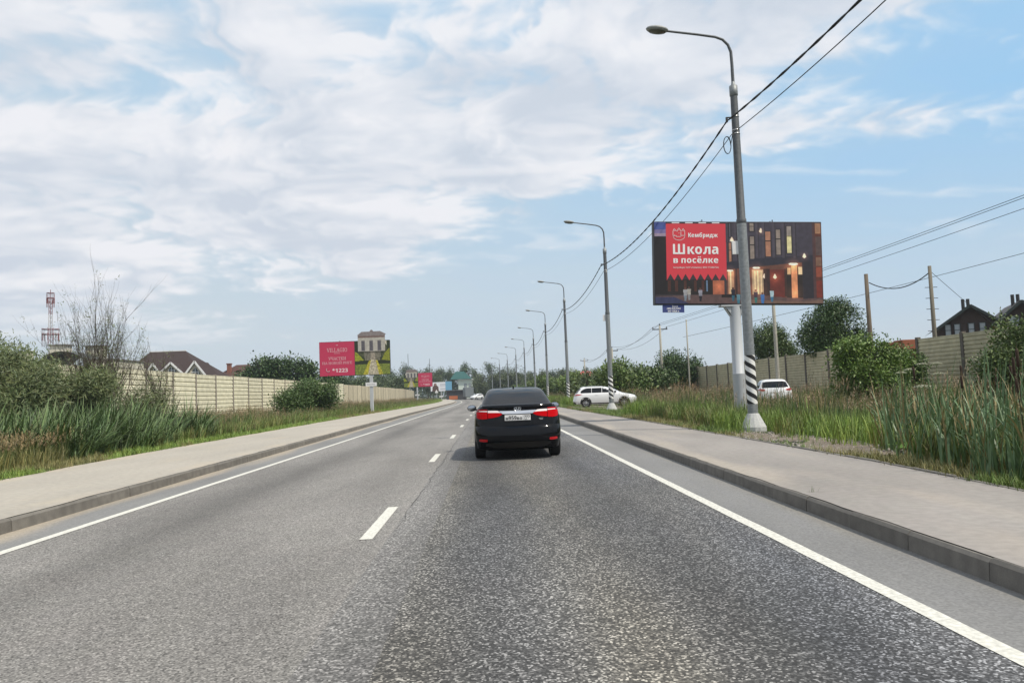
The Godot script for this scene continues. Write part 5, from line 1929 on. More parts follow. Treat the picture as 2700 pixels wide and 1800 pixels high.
func build_cattails():
	# the bed of cattails at the right edge: leaves and dark seed heads
	var leafm := leafy("cattail_leaf", 0.35, 0.5)
	var kinds := []
	for v in 4:
		var st := tool()
		for k in 12:
			var a := rnd(0, TAU)
			var q := sqrt(rng.randf()) * 0.18
			var s := rnd(0.75, 1.0)
			st.set_color(Color(0.085 * s, 0.155 * s, 0.07 * s) if rng.randf() < 0.9 else Color(0.27 * s, 0.22 * s, 0.10 * s))
			var col := Color(0.105 * s, 0.180 * s, 0.075 * s) if rng.randf() < 0.9 else Color(0.27 * s, 0.22 * s, 0.10 * s)
			blade(st, Vector3(cos(a) * q, -0.05, sin(a) * q), rnd(0, TAU), rnd(0.02, 0.22), rnd(1.05, 1.75), rnd(0.026, 0.044), rnd(0.0, 0.16) if rng.randf() < 0.72 else rnd(0.3, 0.55), 5, col)
		kinds.append(done(st))
	var head := tool()
	lathe(head, Vector3.ZERO, [[0.004, -0.9], [0.005, 0.0], [0.018, 0.01], [0.019, 0.21], [0.012, 0.225], [0.003, 0.23], [0.002, 0.31]], 8)
	var headm := done(head)
	for k in 64:
		var z := -rnd(7.6, 15.5)
		var x := rnd(6.1, 11.2)
		if k < 22: x = rnd(5.85, 7.0); z = -rnd(8.0, 11.2)
		if x / -z > 0.80 or x / -z < 0.515: 
			x = -z * rnd(0.53, 0.76)
		x = maxf(x, along(z, OR) + 0.45)
		var t := thing("cattail_plant", "tall green cattail clump in the reed bed beside the right pavement", "cattail", Vector3(x, ground_y(x, z), z), rnd(0, TAU), "cattails at the right edge")
		t.scale = Vector3.ONE * (rnd(0.62, 0.85) if x < along(z, OR) + 0.9 else rnd(0.85, 1.08))
		mi("leaves", kinds[k % 4], leafm, t)
		if rng.randf() < 0.30:
			var o := mi("seed_head", headm, mat("cattail_head", lin(0.035, 0.018, 0.010), 0.9), t)
			o.position = Vector3(rnd(-0.1, 0.1), rnd(0.95, 1.40), rnd(-0.1, 0.1))
			o.rotation = Vector3(rnd(-0.08, 0.08), 0, rnd(-0.08, 0.08))
	# umbels
	var place := ["first", "second", "third", "fourth", "fifth", "sixth"]
	var n := 0
	for q in [[9.9, -17.3, 1.25], [14.2, -25.5, 1.75], [14.6, -26.8, 1.65], [14.9, -26.0, 1.9], [15.0, -25.2, 1.55], [15.6, -26.3, 1.85]]:
		n += 1
		var t := thing("hogweed_plant", place[n - 1] + " white-flowered umbel plant from the left in the right-hand grass", "wildflower", Vector3(q[0], ground_y(q[0], q[1]), q[1]), rnd(0, TAU), "white umbels on the right verge")
		var st := tool()
		tube(st, [Vector3(0, -0.05, 0), Vector3(0.02, q[2] * 0.5, 0), Vector3(0, q[2], 0)], [0.014, 0.011, 0.008], 6)
		for k in 12:
			var a := TAU * k / 12.0
			tube(st, [Vector3(0, q[2], 0), Vector3(cos(a) * 0.15, q[2] + 0.09, sin(a) * 0.15)], 0.003, 4, false)
		part("stem", st, mat("umbel_stem", lin(0.11, 0.17, 0.05), 0.7), t)
		st = tool()
		for k in 70:
			var a := rnd(0, TAU)
			var r := sqrt(rng.randf()) * 0.19
			var p := Vector3(cos(a) * r, q[2] + 0.11 - r * r * 1.4 + rnd(-0.01, 0.01), sin(a) * r)
			box(st, p, Vector3(0.024, 0.012, 0.024), Basis(Vector3.UP, a))
		part("flower", st, mat("umbel_white", lin(0.55, 0.55, 0.42), 0.8), t)
	# butterbur leaves
	n = 0
	for q in [[6.9, -12.6], [7.9, -14.4], [7.6, -13.7], [8.2, -14.0], [8.5, -14.6]]:
		n += 1
		var t := thing("dock_plant", place[n - 1] + " low broad-leaved bright green plant beside the cattails", "plant", Vector3(q[0], ground_y(q[0], q[1]), q[1]), rnd(0, TAU), "broad-leaved plants on the right verge")
		for k in 4:
			var a := TAU * k / 4.0 + rnd(-0.4, 0.4)
			var c := Vector3(cos(a) * 0.16, rnd(0.10, 0.30), sin(a) * 0.16)
			var st := tool()
			tube(st, [Vector3(0, -0.03, 0), c * 0.6, c], 0.006, 5, false)
			st.set_smooth_group(1)
			var rows := []
			for i in 13:
				var b := TAU * i / 12.0
				rows.append(c + Basis(Vector3.UP, -a) * Vector3(cos(b) * 0.10 + 0.07, 0.025 * cos(2 * b) - 0.04 * cos(b), sin(b) * 0.085))
			for i in 12: tri(st, c + Vector3(0, 0.01, 0), rows[i], rows[i + 1])
			var lm := mat("dock_leaf", lin(0.13, 0.25, 0.05), 0.5)
			lm.backlight_enabled = true
			lm.backlight = Color(0.4, 0.5, 0.2)
			part("leaf", st, lm, t)

func lobed(h: float, w: float, n: int, low := 0.3) -> Array:
	var out := [[Vector3(0, h * (0.5 + low * 0.5), 0), Vector3(w * 0.36, h * (0.5 - low * 0.5), w * 0.36)]]
	for k in n:
		var a := TAU * k / n + rnd(-0.4, 0.4)
		var y := rnd(low + 0.12, 0.86)
		var r := w * rnd(0.20, 0.30)
		out.append([Vector3(cos(a) * w * 0.30, h * y, sin(a) * w * 0.30), Vector3(r, minf(r * 0.9, h * 0.24), r)])
	for k in n:                          # upright shoots break the outline
		var a := rnd(0, TAU)
		var q := rnd(0.0, 0.34) * w
		out.append([Vector3(cos(a) * q, h * rnd(0.78, 0.98), sin(a) * q), Vector3(w * 0.06, h * rnd(0.08, 0.16), w * 0.06)])
	return out

func build_plants():
	var leaf := leaf_ball(12, 0.20, 0.11, 0.055)
	var willow := leaf_ball(12, 0.30, 0.17, 0.027)
	var big := leaf_ball(12, 0.75, 0.42, 0.30)
	var deep := Color(0.052, 0.098, 0.028)
	var fresh := Color(0.115, 0.185, 0.034)
	var sage := Color(0.150, 0.190, 0.085)
	# left side
	for q in [[-14.6, -23.5, 3.3, 3.2, 2300, "dense grey-green willow bush at the left edge of the view"], [-13.4, -25.6, 2.6, 2.4, 1000, "grey-green willow bush beside the bare-twigged willow"], [-15.9, -25.5, 3.9, 2.6, 1300, "taller willow bush reaching above the left fence end"], [-12.6, -28.8, 2.3, 1.8, 420, "small willow bush in front of the first fence panels"]]:
		plant("willow_bush", q[5], "bush", Vector3(q[0], ground_y(q[0], q[1]), q[1]), lobed(q[2], q[3], 6, 0.12), q[4], willow, sage, 0.8, 1.3, -0.04, 0.035, 5, "willow bushes on the left verge")
	for q in [[-13.35, -26.8, 3.8, 17, "tall sparse willow with bare twigs against the sky"], [-14.1, -27.5, 3.2, 9, "slender sparse willow beside the radio mast"], [-12.2, -29.0, 2.4, 6, "low sparse willow sapling before the cream fence"]]:
		var t := thing("sparse_willow", q[4], "tree", Vector3(q[0], ground_y(q[0], q[1]), q[1]), 0.0, "half-bare willows on the left")
		var st := tool()
		var leaves := []
		for k in q[3]:
			var a := rnd(0, TAU)
			twig(st, Vector3(rnd(-0.25, 0.25), -0.1, rnd(-0.25, 0.25)), Vector3(cos(a) * 0.12, 1.0, sin(a) * 0.12).normalized(), q[2] * rnd(0.5, 0.82), 0.026, 3, leaves, sage, 0.10)
		part("branches", st, mat("twig", lin(0.07, 0.056, 0.042), 0.9), t)
		scatter("leaves", leaf_ball(5, 0.10, 0.12, 0.028), leafy("leaf", 0.30, 0.5), leaves, t).set_meta("kind", "stuff")
	plant("round_bush", "round dark green bush in front of the cream fence", "bush", Vector3(-12.9, -0.1, -55.0), lobed(2.9, 4.4, 9, 0.1), 2600, leaf, deep.lerp(fresh, 0.25), 0.9, 1.6, -0.2, 0.05, 5, "", 0.7)
	for q in [[-33.2, 6.2, 5.0], [-30.6, 7.4, 4.6], [-28.0, 7.9, 4.8], [-25.2, 7.2, 4.6], [-23.0, 6.0, 4.0]]:
		plant("dark_tree", {-33.2: "leftmost", -30.6: "second", -28.0: "third", -25.2: "fourth", -23.0: "fifth"}[q[0]] + " dark green tree from the left behind the cream fence", "tree", Vector3(q[0], 0, -110 + rnd(-4, 4)), lobed(q[1], q[2], 6, 0.2), 520, big, deep, 0.55, 0.95, -0.2, 0.14, 1, "dark trees behind the left fence", 0.4)
	var nth := ["leftmost", "second", "third", "fourth", "fifth", "sixth", "seventh"]
	var count := 0
	for q in [[-28.0, -150.0, 6.0, 5.0], [-24.5, -152.0, 5.5, 5.0], [-22.5, -165.0, 5.0, 5.0], [-24.0, -192.0, 8.0, 6.0], [-21.0, -195.0, 6.5, 6.0]]:
		count += 1
		plant("pale_tree", nth[count - 1] + " soft grey-green tree from the left behind the concrete wall", "tree", Vector3(q[0] + bend(q[1]), 0, q[1]), lobed(q[2], q[3], 6, 0.15), 420, big, Color(0.085, 0.125, 0.055), 0.55, 1.0, -0.2, 0.15, 1, "trees behind the concrete wall", 0.4)
	# right side
	plant("leafy_tree", "rounded dark green tree hanging over the right fence", "tree", Vector3(21.9, 0.1, -48.0), [[Vector3(0, 4.6, 0), Vector3(1.7, 1.6, 1.7)], [Vector3(-1.3, 3.9, 0.3), Vector3(1.1, 1.1, 1.1)], [Vector3(1.2, 3.9, -0.2), Vector3(1.2, 1.0, 1.2)], [Vector3(0.4, 5.6, 0), Vector3(1.0, 0.8, 1.0)], [Vector3(-0.7, 3.0, 0.8), Vector3(0.9, 0.7, 0.9)], [Vector3(0.9, 3.1, 0.8), Vector3(1.0, 0.8, 0.9)]], 2600, leaf, deep, 0.9, 1.6, -0.22, 0.12, 1, "", 0.7)
	plant("leafy_tree", "small round green tree behind the right fence by the concrete pole", "tree", Vector3(21.6, 0.1, -57.0), lobed(5.6, 3.4, 6, 0.45), 1300, leaf, Color(0.075, 0.12, 0.036), 1.0, 1.7, -0.2, 0.1, 1, "", 0.7)
	plant("green_bush", "bright green leafy bush in front of the right fence gap", "bush", Vector3(15.9, -0.1, -32.0), lobed(3.1, 3.1, 8, 0.08), 2300, leaf, Color(0.135, 0.215, 0.045), 0.8, 1.4, -0.10, 0.05, 5, "", 0.8)
	plant("green_bush", "lower green bush beside the bright leafy one", "bush", Vector3(18.2, -0.1, -33.5), lobed(2.6, 2.4, 6, 0.08), 1100, leaf, Color(0.085, 0.14, 0.035), 0.8, 1.4, -0.18, 0.04, 5, "", 0.8)
	plant("green_bush", "leafy bush at the right edge above the cattails", "bush", Vector3(14.0, -0.1, -19.6), lobed(2.8, 2.2, 7, 0.1), 1700, leaf, Color(0.105, 0.155, 0.050), 0.7, 1.1, -0.15, 0.04, 5, "", 0.8)
	plant("green_bush", "dark green bush left of the long right fence", "bush", Vector3(18.2, 0, -76.0), lobed(4.6, 5.2, 8, 0.1), 1500, leaf, deep, 1.5, 2.5, -0.2, 0.07, 5, "", 0.6)
	plant("green_bush", "bushy crown behind the second utility pole", "bush", Vector3(20.6, 0, -80.0), lobed(4.2, 4.2, 7, 0.2), 1000, leaf, Color(0.065, 0.11, 0.034), 1.5, 2.5, -0.2, 0.07, 3, "", 0.6)
	var shrub_tones := [Color(0.10, 0.155, 0.035), Color(0.075, 0.12, 0.035), Color(0.12, 0.175, 0.04), Color(0.09, 0.125, 0.05)]
	for k in 26:
		var d := 68.0 + k * 5.6 + rnd(-2, 2)
		var l := 9.8 + rnd(0.0, 3.5) + (k % 3) * 3.6
		plant("roadside_shrub", "green shrub in the thicket beyond the parked white wagon", "bush", Vector3(l + bend(-d), 0, -d), lobed(rnd(2.6, 4.0), rnd(3.6, 5.0), 6, 0.1), 420, leaf, shrub_tones[k % 4], 2.0, 3.6, -0.2, 0.06, 4, "thicket of shrubs right of the road", 0.5)
	# far treeline: one object per tree, each standing on its own
	var tops := [[-62.0, 9.0], [-39.8, 13.0], [-27.1, 14.2], [-20.4, 13.5], [-10.2, 14.1], [0.0, 13.0], [10.1, 11.6], [18.5, 10.3], [30.5, 11.4], [47.6, 10.9], [61.3, 9.7], [75.0, 7.8], [92.0, 6.0], [120.0, 7.0], [160.0, 7.0]]
	var x := -62.0
	var i := 0
	while x < 150.0:
		var z := -rnd(308.0, 350.0)
		var h := 8.0
		for k in tops.size() - 1:
			if x >= tops[k][0] and x < tops[k + 1][0]: h = lerpf(tops[k][1], tops[k + 1][1], (x - tops[k][0]) / (tops[k + 1][0] - tops[k][0]))
		h = (h - 1.34) * -z / 300.0 + 1.34
		h *= rnd(0.84, 1.08)
		var w := h * rnd(0.42, 0.62)
		plant("far_tree", "distant dark green tree in the treeline where the road ends", "tree", Vector3(x * -z / 300.0, 0, z), lobed(h, w, 6, 0.12), 300, big, deep.lerp(Color(0.09, 0.115, 0.05), rng.randf()), 0.8, 1.5, -0.24, 0.2, 1, "trees of the far treeline", 0.3)
		x += rnd(3.6, 5.6)
		i += 1
	count = 0
	for q in [[-19.5, -270.0, 9.0, 7.0], [-3.0, -262.0, 8.2, 7.0], [3.2, -255.0, 7.6, 6.5], [8.5, -250.0, 7.8, 6.5], [13.0, -240.0, 7.0, 6.0], [17.0, -225.0, 7.0, 6.0], [22.0, -230.0, 8.0, 6.5]]:
		count += 1
		plant("roadside_tree", nth[count - 1] + " pale olive tree from the left at the road bend", "tree", Vector3(q[0], 0, q[1]), lobed(q[2], q[3], 7, 0.12), 420, big, Color(0.095, 0.125, 0.055), 0.7, 1.3, -0.22, 0.18, 1, "trees at the bend of the road", 0.35)

func build_poles_and_wires():
	var ordinal := ["nearest", "second", "third", "fourth", "fifth", "sixth", "seventh", "eighth", "ninth", "tenth"]
	var feet := []
	for k in range(-1, 10):
		var z := -20.4 - 23.75 * k
		feet.append(Vector3(7.02 + bend(z), 0.13, z))
	for k in range(1, 11):
		var lab: String = "nearest street lamp with striped post standing before the school billboard" if k == 1 else "%s street lamp from the viewer along the right pavement" % ordinal[k - 1]
		var lamp := street_lamp(feet[k], lab, rnd(-0.004, 0.004))
		if k == 1 or k == 2:
			var ps := tool()
			cbox(ps, Vector3(-0.21, 4.9, 0.0) if k == 1 else Vector3(-0.19, 5.35, 0), Vector3(0.17, 0.36, 0.04), 0.005)
			part("number_tag", ps, mat("sign_white", lin(0.68, 0.68, 0.68), 0.6), lamp)
	for k in range(0, 10):
		var a: Vector3 = feet[k]
		var b: Vector3 = feet[k + 1]
		var which: String = "from the nearest lamp back over the viewer" if k == 0 else "between the %s and %s street lamps" % [ordinal[k - 1], ordinal[k]]
		cable("lamp_cable", "thick black twisted cable slung " + which, lamp_wire_points(a + Vector3(-0.24, 8.40, 0), b + Vector3(-0.24, 8.40, 0), 0.62, 22), 0.017, "cables along the street lamps", true)
		cable("lamp_cable", "thin black wire slung " + which, lamp_wire_points(a + Vector3(-0.11, 8.05, 0), b + Vector3(-0.11, 8.05, 0), 0.55, 22), 0.011, "cables along the street lamps")
	# coil of spare wire on the nearest lamp
	var st := tool()
	var loop := []
	for k in 40:
		var a := k / 39.0 * TAU * 2.2
		loop.append(feet[1] + Vector3(-0.28 + cos(a) * 0.10, 7.72 + sin(a) * 0.24, 0.02 + k * 0.001))
	tube(st, [feet[1] + Vector3(-0.1, 8.05, 0)] + loop, 0.010, 5, false)
	tag(part("wire_coil", st, mat("cable", lin(0.012, 0.012, 0.013), 0.7)), "coil of spare black wire hanging on the nearest lamp post", "cable")
	# utility poles
	var wood: Material = grained("pole_wood", lin(0.16, 0.125, 0.09), 0.9, texs.grain, 1.2)
	var conc: Material = grained("pole_concrete", lin(0.42, 0.40, 0.34), 0.9, texs.grain, 0.9)
	utility_pole(Vector3(21.8, 0, -43), 7.35, 0.13, "plain wooden pole behind the fence beside the leafy tree", wood)
	var p := utility_pole(Vector3(23.75, 0, -40), 7.25, 0.11, "weathered pole with climbing rungs near the brick house", grained("pole_grey", lin(0.20, 0.18, 0.14), 0.9, texs.grain, 1.2))
	for k in 6:
		st = tool()
		box(st, Vector3(0, 3.2 + k * 0.58, 0), Vector3(0.66, 0.03, 0.03))
		part("rung", st, mat("dark_steel", lin(0.05, 0.05, 0.05), 0.6, 0.4), p)
	utility_pole(Vector3(17.1, -0.1, -45), 8.0, 0.11, "pale concrete pole under the right end of the billboard", conc)
	utility_pole(Vector3(17.05, 0, -75), 7.4, 0.12, "concrete power pole with crossarm between bush and billboard", conc, 1)
	utility_pole(Vector3(18.4, 0, -70), 7.5, 0.07, "thin bare pole left of the billboard column", conc)
	utility_pole(Vector3(16.3, 0, -100), 6.7, 0.12, "small power pole with crossarm beside the second street lamp", conc, 1)
	utility_pole(Vector3(18.9, 0, -150), 7.5, 0.14, "far power pole with crossarm beyond the wagon", conc, 1)
	var near := Vector3(23.9, 0, -12)
	utility_pole(near, 9.3, 0.13, "power pole with crossarm off the right edge of the view", conc, 1)
	var g := "power lines on the right"
	var k := 0
	for q in [[-0.68, 8.98, 7.08], [0.0, 9.3, 7.42], [0.68, 8.98, 7.08]]:
		cable("power_line", ["left", "middle", "right"][k] + " bare wire of the power line passing behind the billboard", lamp_wire_points(near + Vector3(q[0], q[1], 0), Vector3(17.05 + q[0], q[2] + 0.2, -75), 0.35, 24), 0.012, g)
		cable("power_line", ["left", "middle", "right"][k] + " bare wire between the two power poles left of the billboard", lamp_wire_points(Vector3(17.05 + q[0], q[2] + 0.2, -75), Vector3(16.3 + q[0], q[2] - 0.5, -100), 0.8, 16), 0.014, g)
		if k < 2: cable("power_line", ["left", "middle"][k] + " bare wire running on to the far power pole", lamp_wire_points(Vector3(16.3 + q[0], q[2] - 0.5, -100), Vector3(18.9 + q[0], q[2] + 0.2, -150), 0.9, 16), 0.016, g)
		k += 1
	cable("power_line", "single low wire crossing below the three-wire line", lamp_wire_points(Vector3(34.0, 9.0, -26.0), Vector3(19.3, 6.2, -75), 0.3, 24), 0.015, g)
	cable("service_cable", "thick black cable slung between the two wooden poles", lamp_wire_points(Vector3(21.95, 6.85, -43), Vector3(23.65, 6.85, -40), 0.55, 18), 0.028, "")
	cable("guy_wire", "thin stay wire from the runged pole down to the right", lamp_wire_points(Vector3(23.85, 6.9, -40), Vector3(29.0, 4.2, -43), 0.05, 8), 0.012, "")

func build_fences():
	var panel := ribbed_panel(3.04, 3.0, 12, 0.09)
	var soft := ribbed_panel(3.1, 3.0, 17, 0.07)
	var post: Material = grained("post_concrete", lin(0.27, 0.24, 0.20), 0.9, texs.grain, 1.0)
	var creams := []
	for k in 3:
		var v: float = [0.97, 0.92, 1.0][k]
		creams.append(grained("cream_%d" % k, lin(0.80 * v, 0.76 * v, 0.57 * v), 0.85, texs.stain, 0.22 + k * 0.05))
	var stops := []
	for k in 25: stops.append(-12.5 - k * 3.2)
	fence("cream_fence", "long cream fence of ribbed panels along the left verge", -16.75, stops, 3.0, panel, 3.04, creams[0], post, PI / 2, [], 0.16, 0.05, creams)
	var flat := tool()
	cbox(flat, Vector3(0, 1.475, 0), Vector3(3.04, 2.95, 0.1), 0.02)
	var walls := []
	for k in 3:
		var v: float = [1.0, 0.88, 0.95][k]
		walls.append(grained("wall_%d" % k, lin(0.60 * v, 0.53 * v, 0.38 * v), 0.9, texs.stain, 0.17 + k * 0.05))
	stops = []
	for k in 54: stops.append(-89.5 - k * 3.1)
	fence("concrete_wall", "plain stained concrete panel wall continuing the left fence", -16.8, stops, 2.95, done(flat), 3.04, walls[0], post, PI / 2, [], 0.14, 0.0, walls)
	var beige := []
	for k in 3:
		var v: float = [1.0, 0.92, 1.06][k]
		beige.append(grained("beige_%d" % k, lin(0.56 * v, 0.51 * v, 0.35 * v), 0.88, texs.stain, 0.2 + k * 0.06))
	stops = [-16.4, -19.6, -22.8, -25.9, -29.1, -32.3, -35.75, -39.0, -42.2, -45.35, -48.7, -51.95, -55.1, -58.3, -61.5, -64.7]
	for k in 16: stops.append(-67.9 - k * 3.2)
	var dark: Material = grained("post_dark", lin(0.15, 0.13, 0.11), 0.9, texs.grain, 1.0)
	fence("beige_fence", "beige ribbed panel fence with dark posts along the right verge", 20.4, stops, 3.05, soft, 3.1, beige[0], dark, -PI / 2, [6, 7], 0.19, 0.05, beige)
	# brick stacks seen through the gap in the fence
	var n := 0
	for q in [[22.6, -40.6, 1.1], [23.9, -40.9, 1.1], [25.2, -41.2, 1.1], [23.2, -42.6, 1.1], [26.6, -41.6, 1.1]]:
		var t := thing("brick_stack", ["first", "second", "third", "fourth", "fifth"][n] + " orange brick pallet from the left in the fence gap", "brick stack", Vector3(q[0], 0.05, q[1]), rnd(-0.1, 0.1), "orange brick pallets behind the right fence")
		for k in 3:
			var st := tool()
			cbox(st, Vector3(0, 0.12 + k * 1.10 + 0.5, 0), Vector3(1.12 - 0.03 * k, 1.0, 1.0), 0.015)
			part("brick_block", st, grained("brick_wrap_%d" % ((n + k) % 2), lin(0.42 + 0.05 * k, 0.135, 0.065), 0.8, texs.rough, 0.9), t)
			st = tool()
			for s in [-0.4, 0.0, 0.4]: box(st, Vector3(s, 0.06 + k * 1.10, 0), Vector3(0.1, 0.1, 1.02))
			part("pallet", st, mat("pallet", lin(0.25, 0.19, 0.12), 0.9), t)
		n += 1
	for q in [[19.8, -38.3], [19.9, -39.8]]:
		var st := tool()
		for k in 5: cbox(st, Vector3(0, 0.15 + k * 0.31, 0), Vector3(0.6, 0.28, 1.2), 0.01)
		var o := part("block_pile", st, mat("grey_block", lin(0.28, 0.31, 0.33), 0.9))
		o.position = Vector3(q[0], 0, q[1])
		tag(o, "nearer pile of grey building blocks in the fence gap" if q[1] > -39 else "farther pile of grey building blocks in the fence gap", "block pile")

func build_far_things():
	# a white hoarding with a figure, farther along the left verge
	var b := billboard("small white billboard with a seated figure print far down the left verge", Vector3(-15.4, 0, -245), 0.0, 0.0, 6.0, 2.95, 2.85, 0.13, 0.3, false)
	var st := tool()
	uv_rect(st, -2.97, -1.44, 2.97, 1.44, 0.174)
	part("poster", st, printed("person_print", texs.person), b[1])
	st = tool()
	cbox(st, Vector3(0.3, 1.2, 0.2), Vector3(1.3, 0.4, 0.03), 0.004)
	part("owner_plate", st, mat("sign_white", lin(0.68, 0.68, 0.68), 0.6), b[0])
	var far := white_car("white_hatchback", "small white car far ahead at the bend", Vector3(-3.4 + bend(-215) * 0.0, 0.0, -215), 2.4, false, 4.2)
	# grey lorry box and a dark kiosk by the bend
	var t := thing("grey_lorry", "grey box lorry parked at the far bend", "lorry", Vector3(-6.2, 0, -232), 0.15)
	st = tool()
	cbox(st, Vector3(0, 2.2, 0), Vector3(2.5, 2.8, 6.0), 0.04)
	part("cargo_box", st, mat("lorry_grey", lin(0.16, 0.18, 0.19), 0.6), t)
	st = tool()
	box(st, Vector3(0, 0.75, 0), Vector3(2.2, 0.25, 6.0))
	part("chassis", st, mat("dark_steel", lin(0.05, 0.05, 0.05), 0.6, 0.4), t)
	for s in [-1, 1]:
		for zz in [1.8, -1.9]: wheel(t, Vector3(s * 1.0, 0.48, zz), 0.48, 0.28, s, mat("alloy", lin(0.45, 0.45, 0.46), 0.3, 0.9), 6)
	t = thing("dark_kiosk", "low dark roadside kiosk with a blue hoarding at the bend", "kiosk", Vector3(-11.8, 0, -240))
	st = tool()
	box(st, Vector3(1.5, 1.4, 0), Vector3(5.6, 2.8, 3.0))
	part("wall", st, mat("kiosk_dark", lin(0.05, 0.05, 0.055), 0.7), t)
	st = tool()
	box(st, Vector3(1.5, 2.95, 0.2), Vector3(6.2, 0.25, 3.6))
	part("roof", st, mat("kiosk_roof", lin(0.10, 0.10, 0.11), 0.7), t)
	st = tool()
	box(st, Vector3(0.8, 0.7, 1.6), Vector3(2.6, 1.1, 0.1))
	part("orange_panel", st, mat("orange_panel", lin(0.42, 0.12, 0.04), 0.7), t)
	st = tool()
	box(st, Vector3(-0.6, 4.4, 0.6), Vector3(2.0, 2.8, 0.15))
	part("blue_hoarding", st, mat("blue_hoarding", lin(0.14, 0.34, 0.50), 0.7), t)
	t = thing("red_roof_shed", "red roofed shed peeping over the shrubs beyond the wagon", "shed", Vector3(22.6, 0, -178))
	st = tool()
	box(st, Vector3(0, 2.1, 0), Vector3(4.0, 4.2, 4.0))
	part("wall", st, mat("shed_wall", lin(0.30, 0.10, 0.09), 0.9), t)
	st = tool()
	hip_roof(st, -2.4, 2.4, -2.4, 2.4, 4.2, -1.0, 1.0, 5.8)
	part("roof", st, mat("shed_roof", lin(0.34, 0.05, 0.045), 0.8), t)
	t = thing("striped_barrier", "black and yellow striped board on a concrete block beyond the wagon", "barrier", Vector3(21.6, 0, -104), -0.2)
	st = tool()
	cbox(st, Vector3(0.25, 0.95, 0), Vector3(1.1, 1.9, 0.9), 0.03)
	part("block", st, mat("pale_block", lin(0.38, 0.36, 0.33), 0.9), t)
	for k in 5:
		st = tool()
		box(st, Vector3(-0.1, 2.0 + k * 0.16, 0.3), Vector3(1.3, 0.158, 0.08), Basis(Vector3.BACK, 0.12))
		part("stripe", st, mat("stripe_yellow", lin(0.55, 0.40, 0.12), 0.7) if k % 2 == 0 else mat("stripe_black", lin(0.02, 0.02, 0.02), 0.7), t)
	# thin masts among the far trees
	for q in [[-26.0, -252.0, 15.5, "tallest"], [-33.5, -255.0, 13.0, "shortest"], [-19.5, -258.0, 14.0, "middle-sized"]]:
		st = tool()
		tube(st, [Vector3(0, -0.3, 0), Vector3(0, q[2], 0)], [0.16, 0.07], 6)
		var o := part("flood_mast", st, mat("dark_steel", lin(0.05, 0.05, 0.05), 0.6, 0.4))
		o.position = Vector3(q[0], 0, q[1])
		tag(o, q[3] + " of the thin dark masts above the trees left of the road", "mast")
	# road sign on the left
	t = thing("road_sign", "small triangular warning sign on a post far down the left verge", "road sign", Vector3(-10.2 + bend(-225), 0, -225))
	st = tool()
	tube(st, [Vector3(0, -0.2, 0), Vector3(0, 3.2, 0)], 0.05, 6)
	part("post", st, mat("billboard_steel", lin(0.42, 0.44, 0.46), 0.5), t)
	st = tool()
	tri(st, Vector3(-0.55, 2.3, 0.06), Vector3(0, 3.3, 0.06), Vector3(0.55, 2.3, 0.06))
	tri(st, Vector3(-0.55, 2.3, 0.045), Vector3(0.55, 2.3, 0.045), Vector3(0, 3.3, 0.045))
	part("plate", st, mat("sign_white", lin(0.68, 0.68, 0.68), 0.6), t)
	# old hedge of far woodland behind everything
	var places := []
	var ball := leaf_ball(14, 1.6, 0.9, 0.6)
	for k in 5200:
		var x := rnd(-330, 330)
		var z := -rnd(372, 420)
		var top := 7.5 + 3.5 * nz.get_noise_1d(x * 4.0) + 2.5 * nz.get_noise_1d(x * 17.0 + 300.0)
		if x > 70: top -= 2.0
		places.append([Transform3D(rand_basis(rnd(0.7, 1.3)), Vector3(x, rnd(0.2, 1.0) * top, z)), tint(Color(0.055, 0.085, 0.036), 0.25)])
	tag(scatter("forest", ball, leafy("leaf", 0.30, 0.5), places), "far-off dark woodland closing the view along the horizon", "forest", "", "stuff")

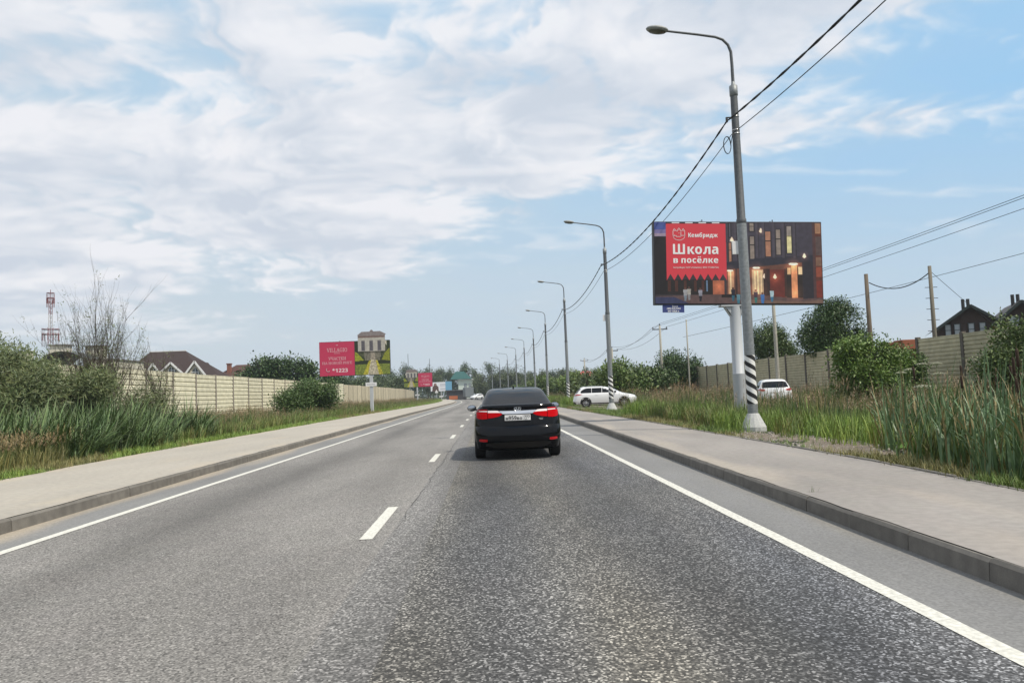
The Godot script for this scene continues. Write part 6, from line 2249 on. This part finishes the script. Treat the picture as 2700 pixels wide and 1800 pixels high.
func _ready():
	rng.seed = 4242
	nz.seed = 99
	nz.noise_type = FastNoiseLite.TYPE_SIMPLEX_SMOOTH
	nz.frequency = 0.02
	nz.fractal_octaves = 3
	# camera: phone held a little tilted, 1.34 m over the road
	var cam := Camera3D.new()
	cam.name = "camera"
	add_child(cam)
	var ahead := Vector3(-0.03, -0.0685, -1.0).normalized()          # the road's direction seen from the camera
	var roll := deg_to_rad(2.1)
	var up := Vector3(-sin(roll), cos(roll), 0)
	up = (up - ahead * up.dot(ahead)).normalized()
	var right := up.cross(-ahead)
	cam.transform = Transform3D(Basis(right, up, -ahead).transposed(), Vector3(0, 1.34, 0))
	cam.fov = 47.85
	cam.near = 0.05
	cam.far = 4000.0
	cam.current = true
	var env := Environment.new()
	env.background_mode = Environment.BG_SKY
	env.sky = Sky.new()
	var pano := PanoramaSkyMaterial.new()
	pano.panorama = make_sky()
	env.sky.sky_material = pano
	env.background_energy_multiplier = 0.93
	env.tonemap_mode = Environment.TONE_MAPPER_LINEAR
	env.tonemap_exposure = 1.12
	env.sdfgi_enabled = true
	env.ssao_enabled = true
	env.ssil_enabled = true
	env.fog_enabled = true
	env.fog_density = 0.0003
	env.fog_light_color = Color(0.80, 0.85, 0.90)
	var we := WorldEnvironment.new()
	we.name = "environment"
	we.environment = env
	add_child(we)
	var sun := DirectionalLight3D.new()
	sun.name = "sun"
	add_child(sun)
	sun.look_at_from_position(Vector3(0.62, 1.05, 0.42), Vector3.ZERO)
	sun.light_energy = 1.2
	sun.light_color = Color(1.0, 0.965, 0.90)
	sun.light_angular_distance = 2.5
	sun.shadow_enabled = true
	print("sky done ", Time.get_ticks_msec())
	F_BOLD = SystemFont.new(); F_BOLD.font_names = PackedStringArray(["Droid Sans"]); F_BOLD.font_weight = 700
	F_REG = SystemFont.new(); F_REG.font_names = PackedStringArray(["Droid Sans"])
	F_SERIF = SystemFont.new(); F_SERIF.font_names = PackedStringArray(["Droid Serif"])
	texs.grain = grain_tex(512, 0.02, 5, 0.80, 1.0, 7, 0.10)
	texs.dirty = grain_tex(512, 0.03, 5, 0.70, 1.0, 17, 0.08)
	texs.rough = grain_tex(512, 0.05, 4, 0.62, 1.0, 27, 0.22)
	texs.stain = grain_tex(512, 0.012, 5, 0.84, 1.0, 37, 0.05)
	texs.soil = ramp_tex(1024, 0.02, 5, [Color(0.20, 0.19, 0.12), Color(0.29, 0.31, 0.16), Color(0.29, 0.35, 0.15), Color(0.40, 0.38, 0.24)], 47, 0.25)
	texs.school = school_print()
	texs.garden = garden_print()
	texs.mansion = mansion_print()
	texs.person = person_print()
	var im := Image.create(128, 256, false, Image.FORMAT_RGB8)
	for y in 256:
		for x in 128:
			var v := fposmod(y / 256.0 * 5.0 + x / 128.0 * 2.0 + 0.1, 1.0)
			var n := 0.04 * nz.get_noise_2d(x * 20.0, y * 20.0)
			im.set_pixel(x, y, Color(0.87 + n, 0.87 + n, 0.86 + n) if v < 0.52 else Color(0.11 + n, 0.11 + n, 0.115 + n))
	texs.stripes = ImageTexture.create_from_image(im)
	print("textures done ", Time.get_ticks_msec())
	build_ground()
	build_road()
	build_pavements()
	print("road done ", Time.get_ticks_msec())
	build_fences()
	brown_house()
	radio_mast()
	school_billboard()
	estate_billboard("pink-red estate billboard with mansion cut-out on the left verge", Vector3(-11.48, 0.1, -67), false, 0.0, 2.48)
	estate_billboard("second, farther pink-red estate billboard with its picture on the left half", Vector3(-15.0, 0.15, -165), true, 0.0, 1.6)
	build_poles_and_wires()
	print("structures done ", Time.get_ticks_msec())
	black_sedan(Vector3(0.565, 0.0, -17.80))
	white_car("white_wagon", "white estate car parked side-on behind the second street lamp", Vector3(8.28, 0.12, -55.0), -PI / 2 - 0.16, true)
	white_car("white_hatchback", "white car seen from behind in the tall grass by the right fence", Vector3(16.25, -0.05, -44.0), -0.22, false, 4.3)
	print("cars done ", Time.get_ticks_msec())
	build_plants()
	print("plants done ", Time.get_ticks_msec())
	build_grass()
	build_cattails()
	build_far_things()
	print("all done ", Time.get_ticks_msec())
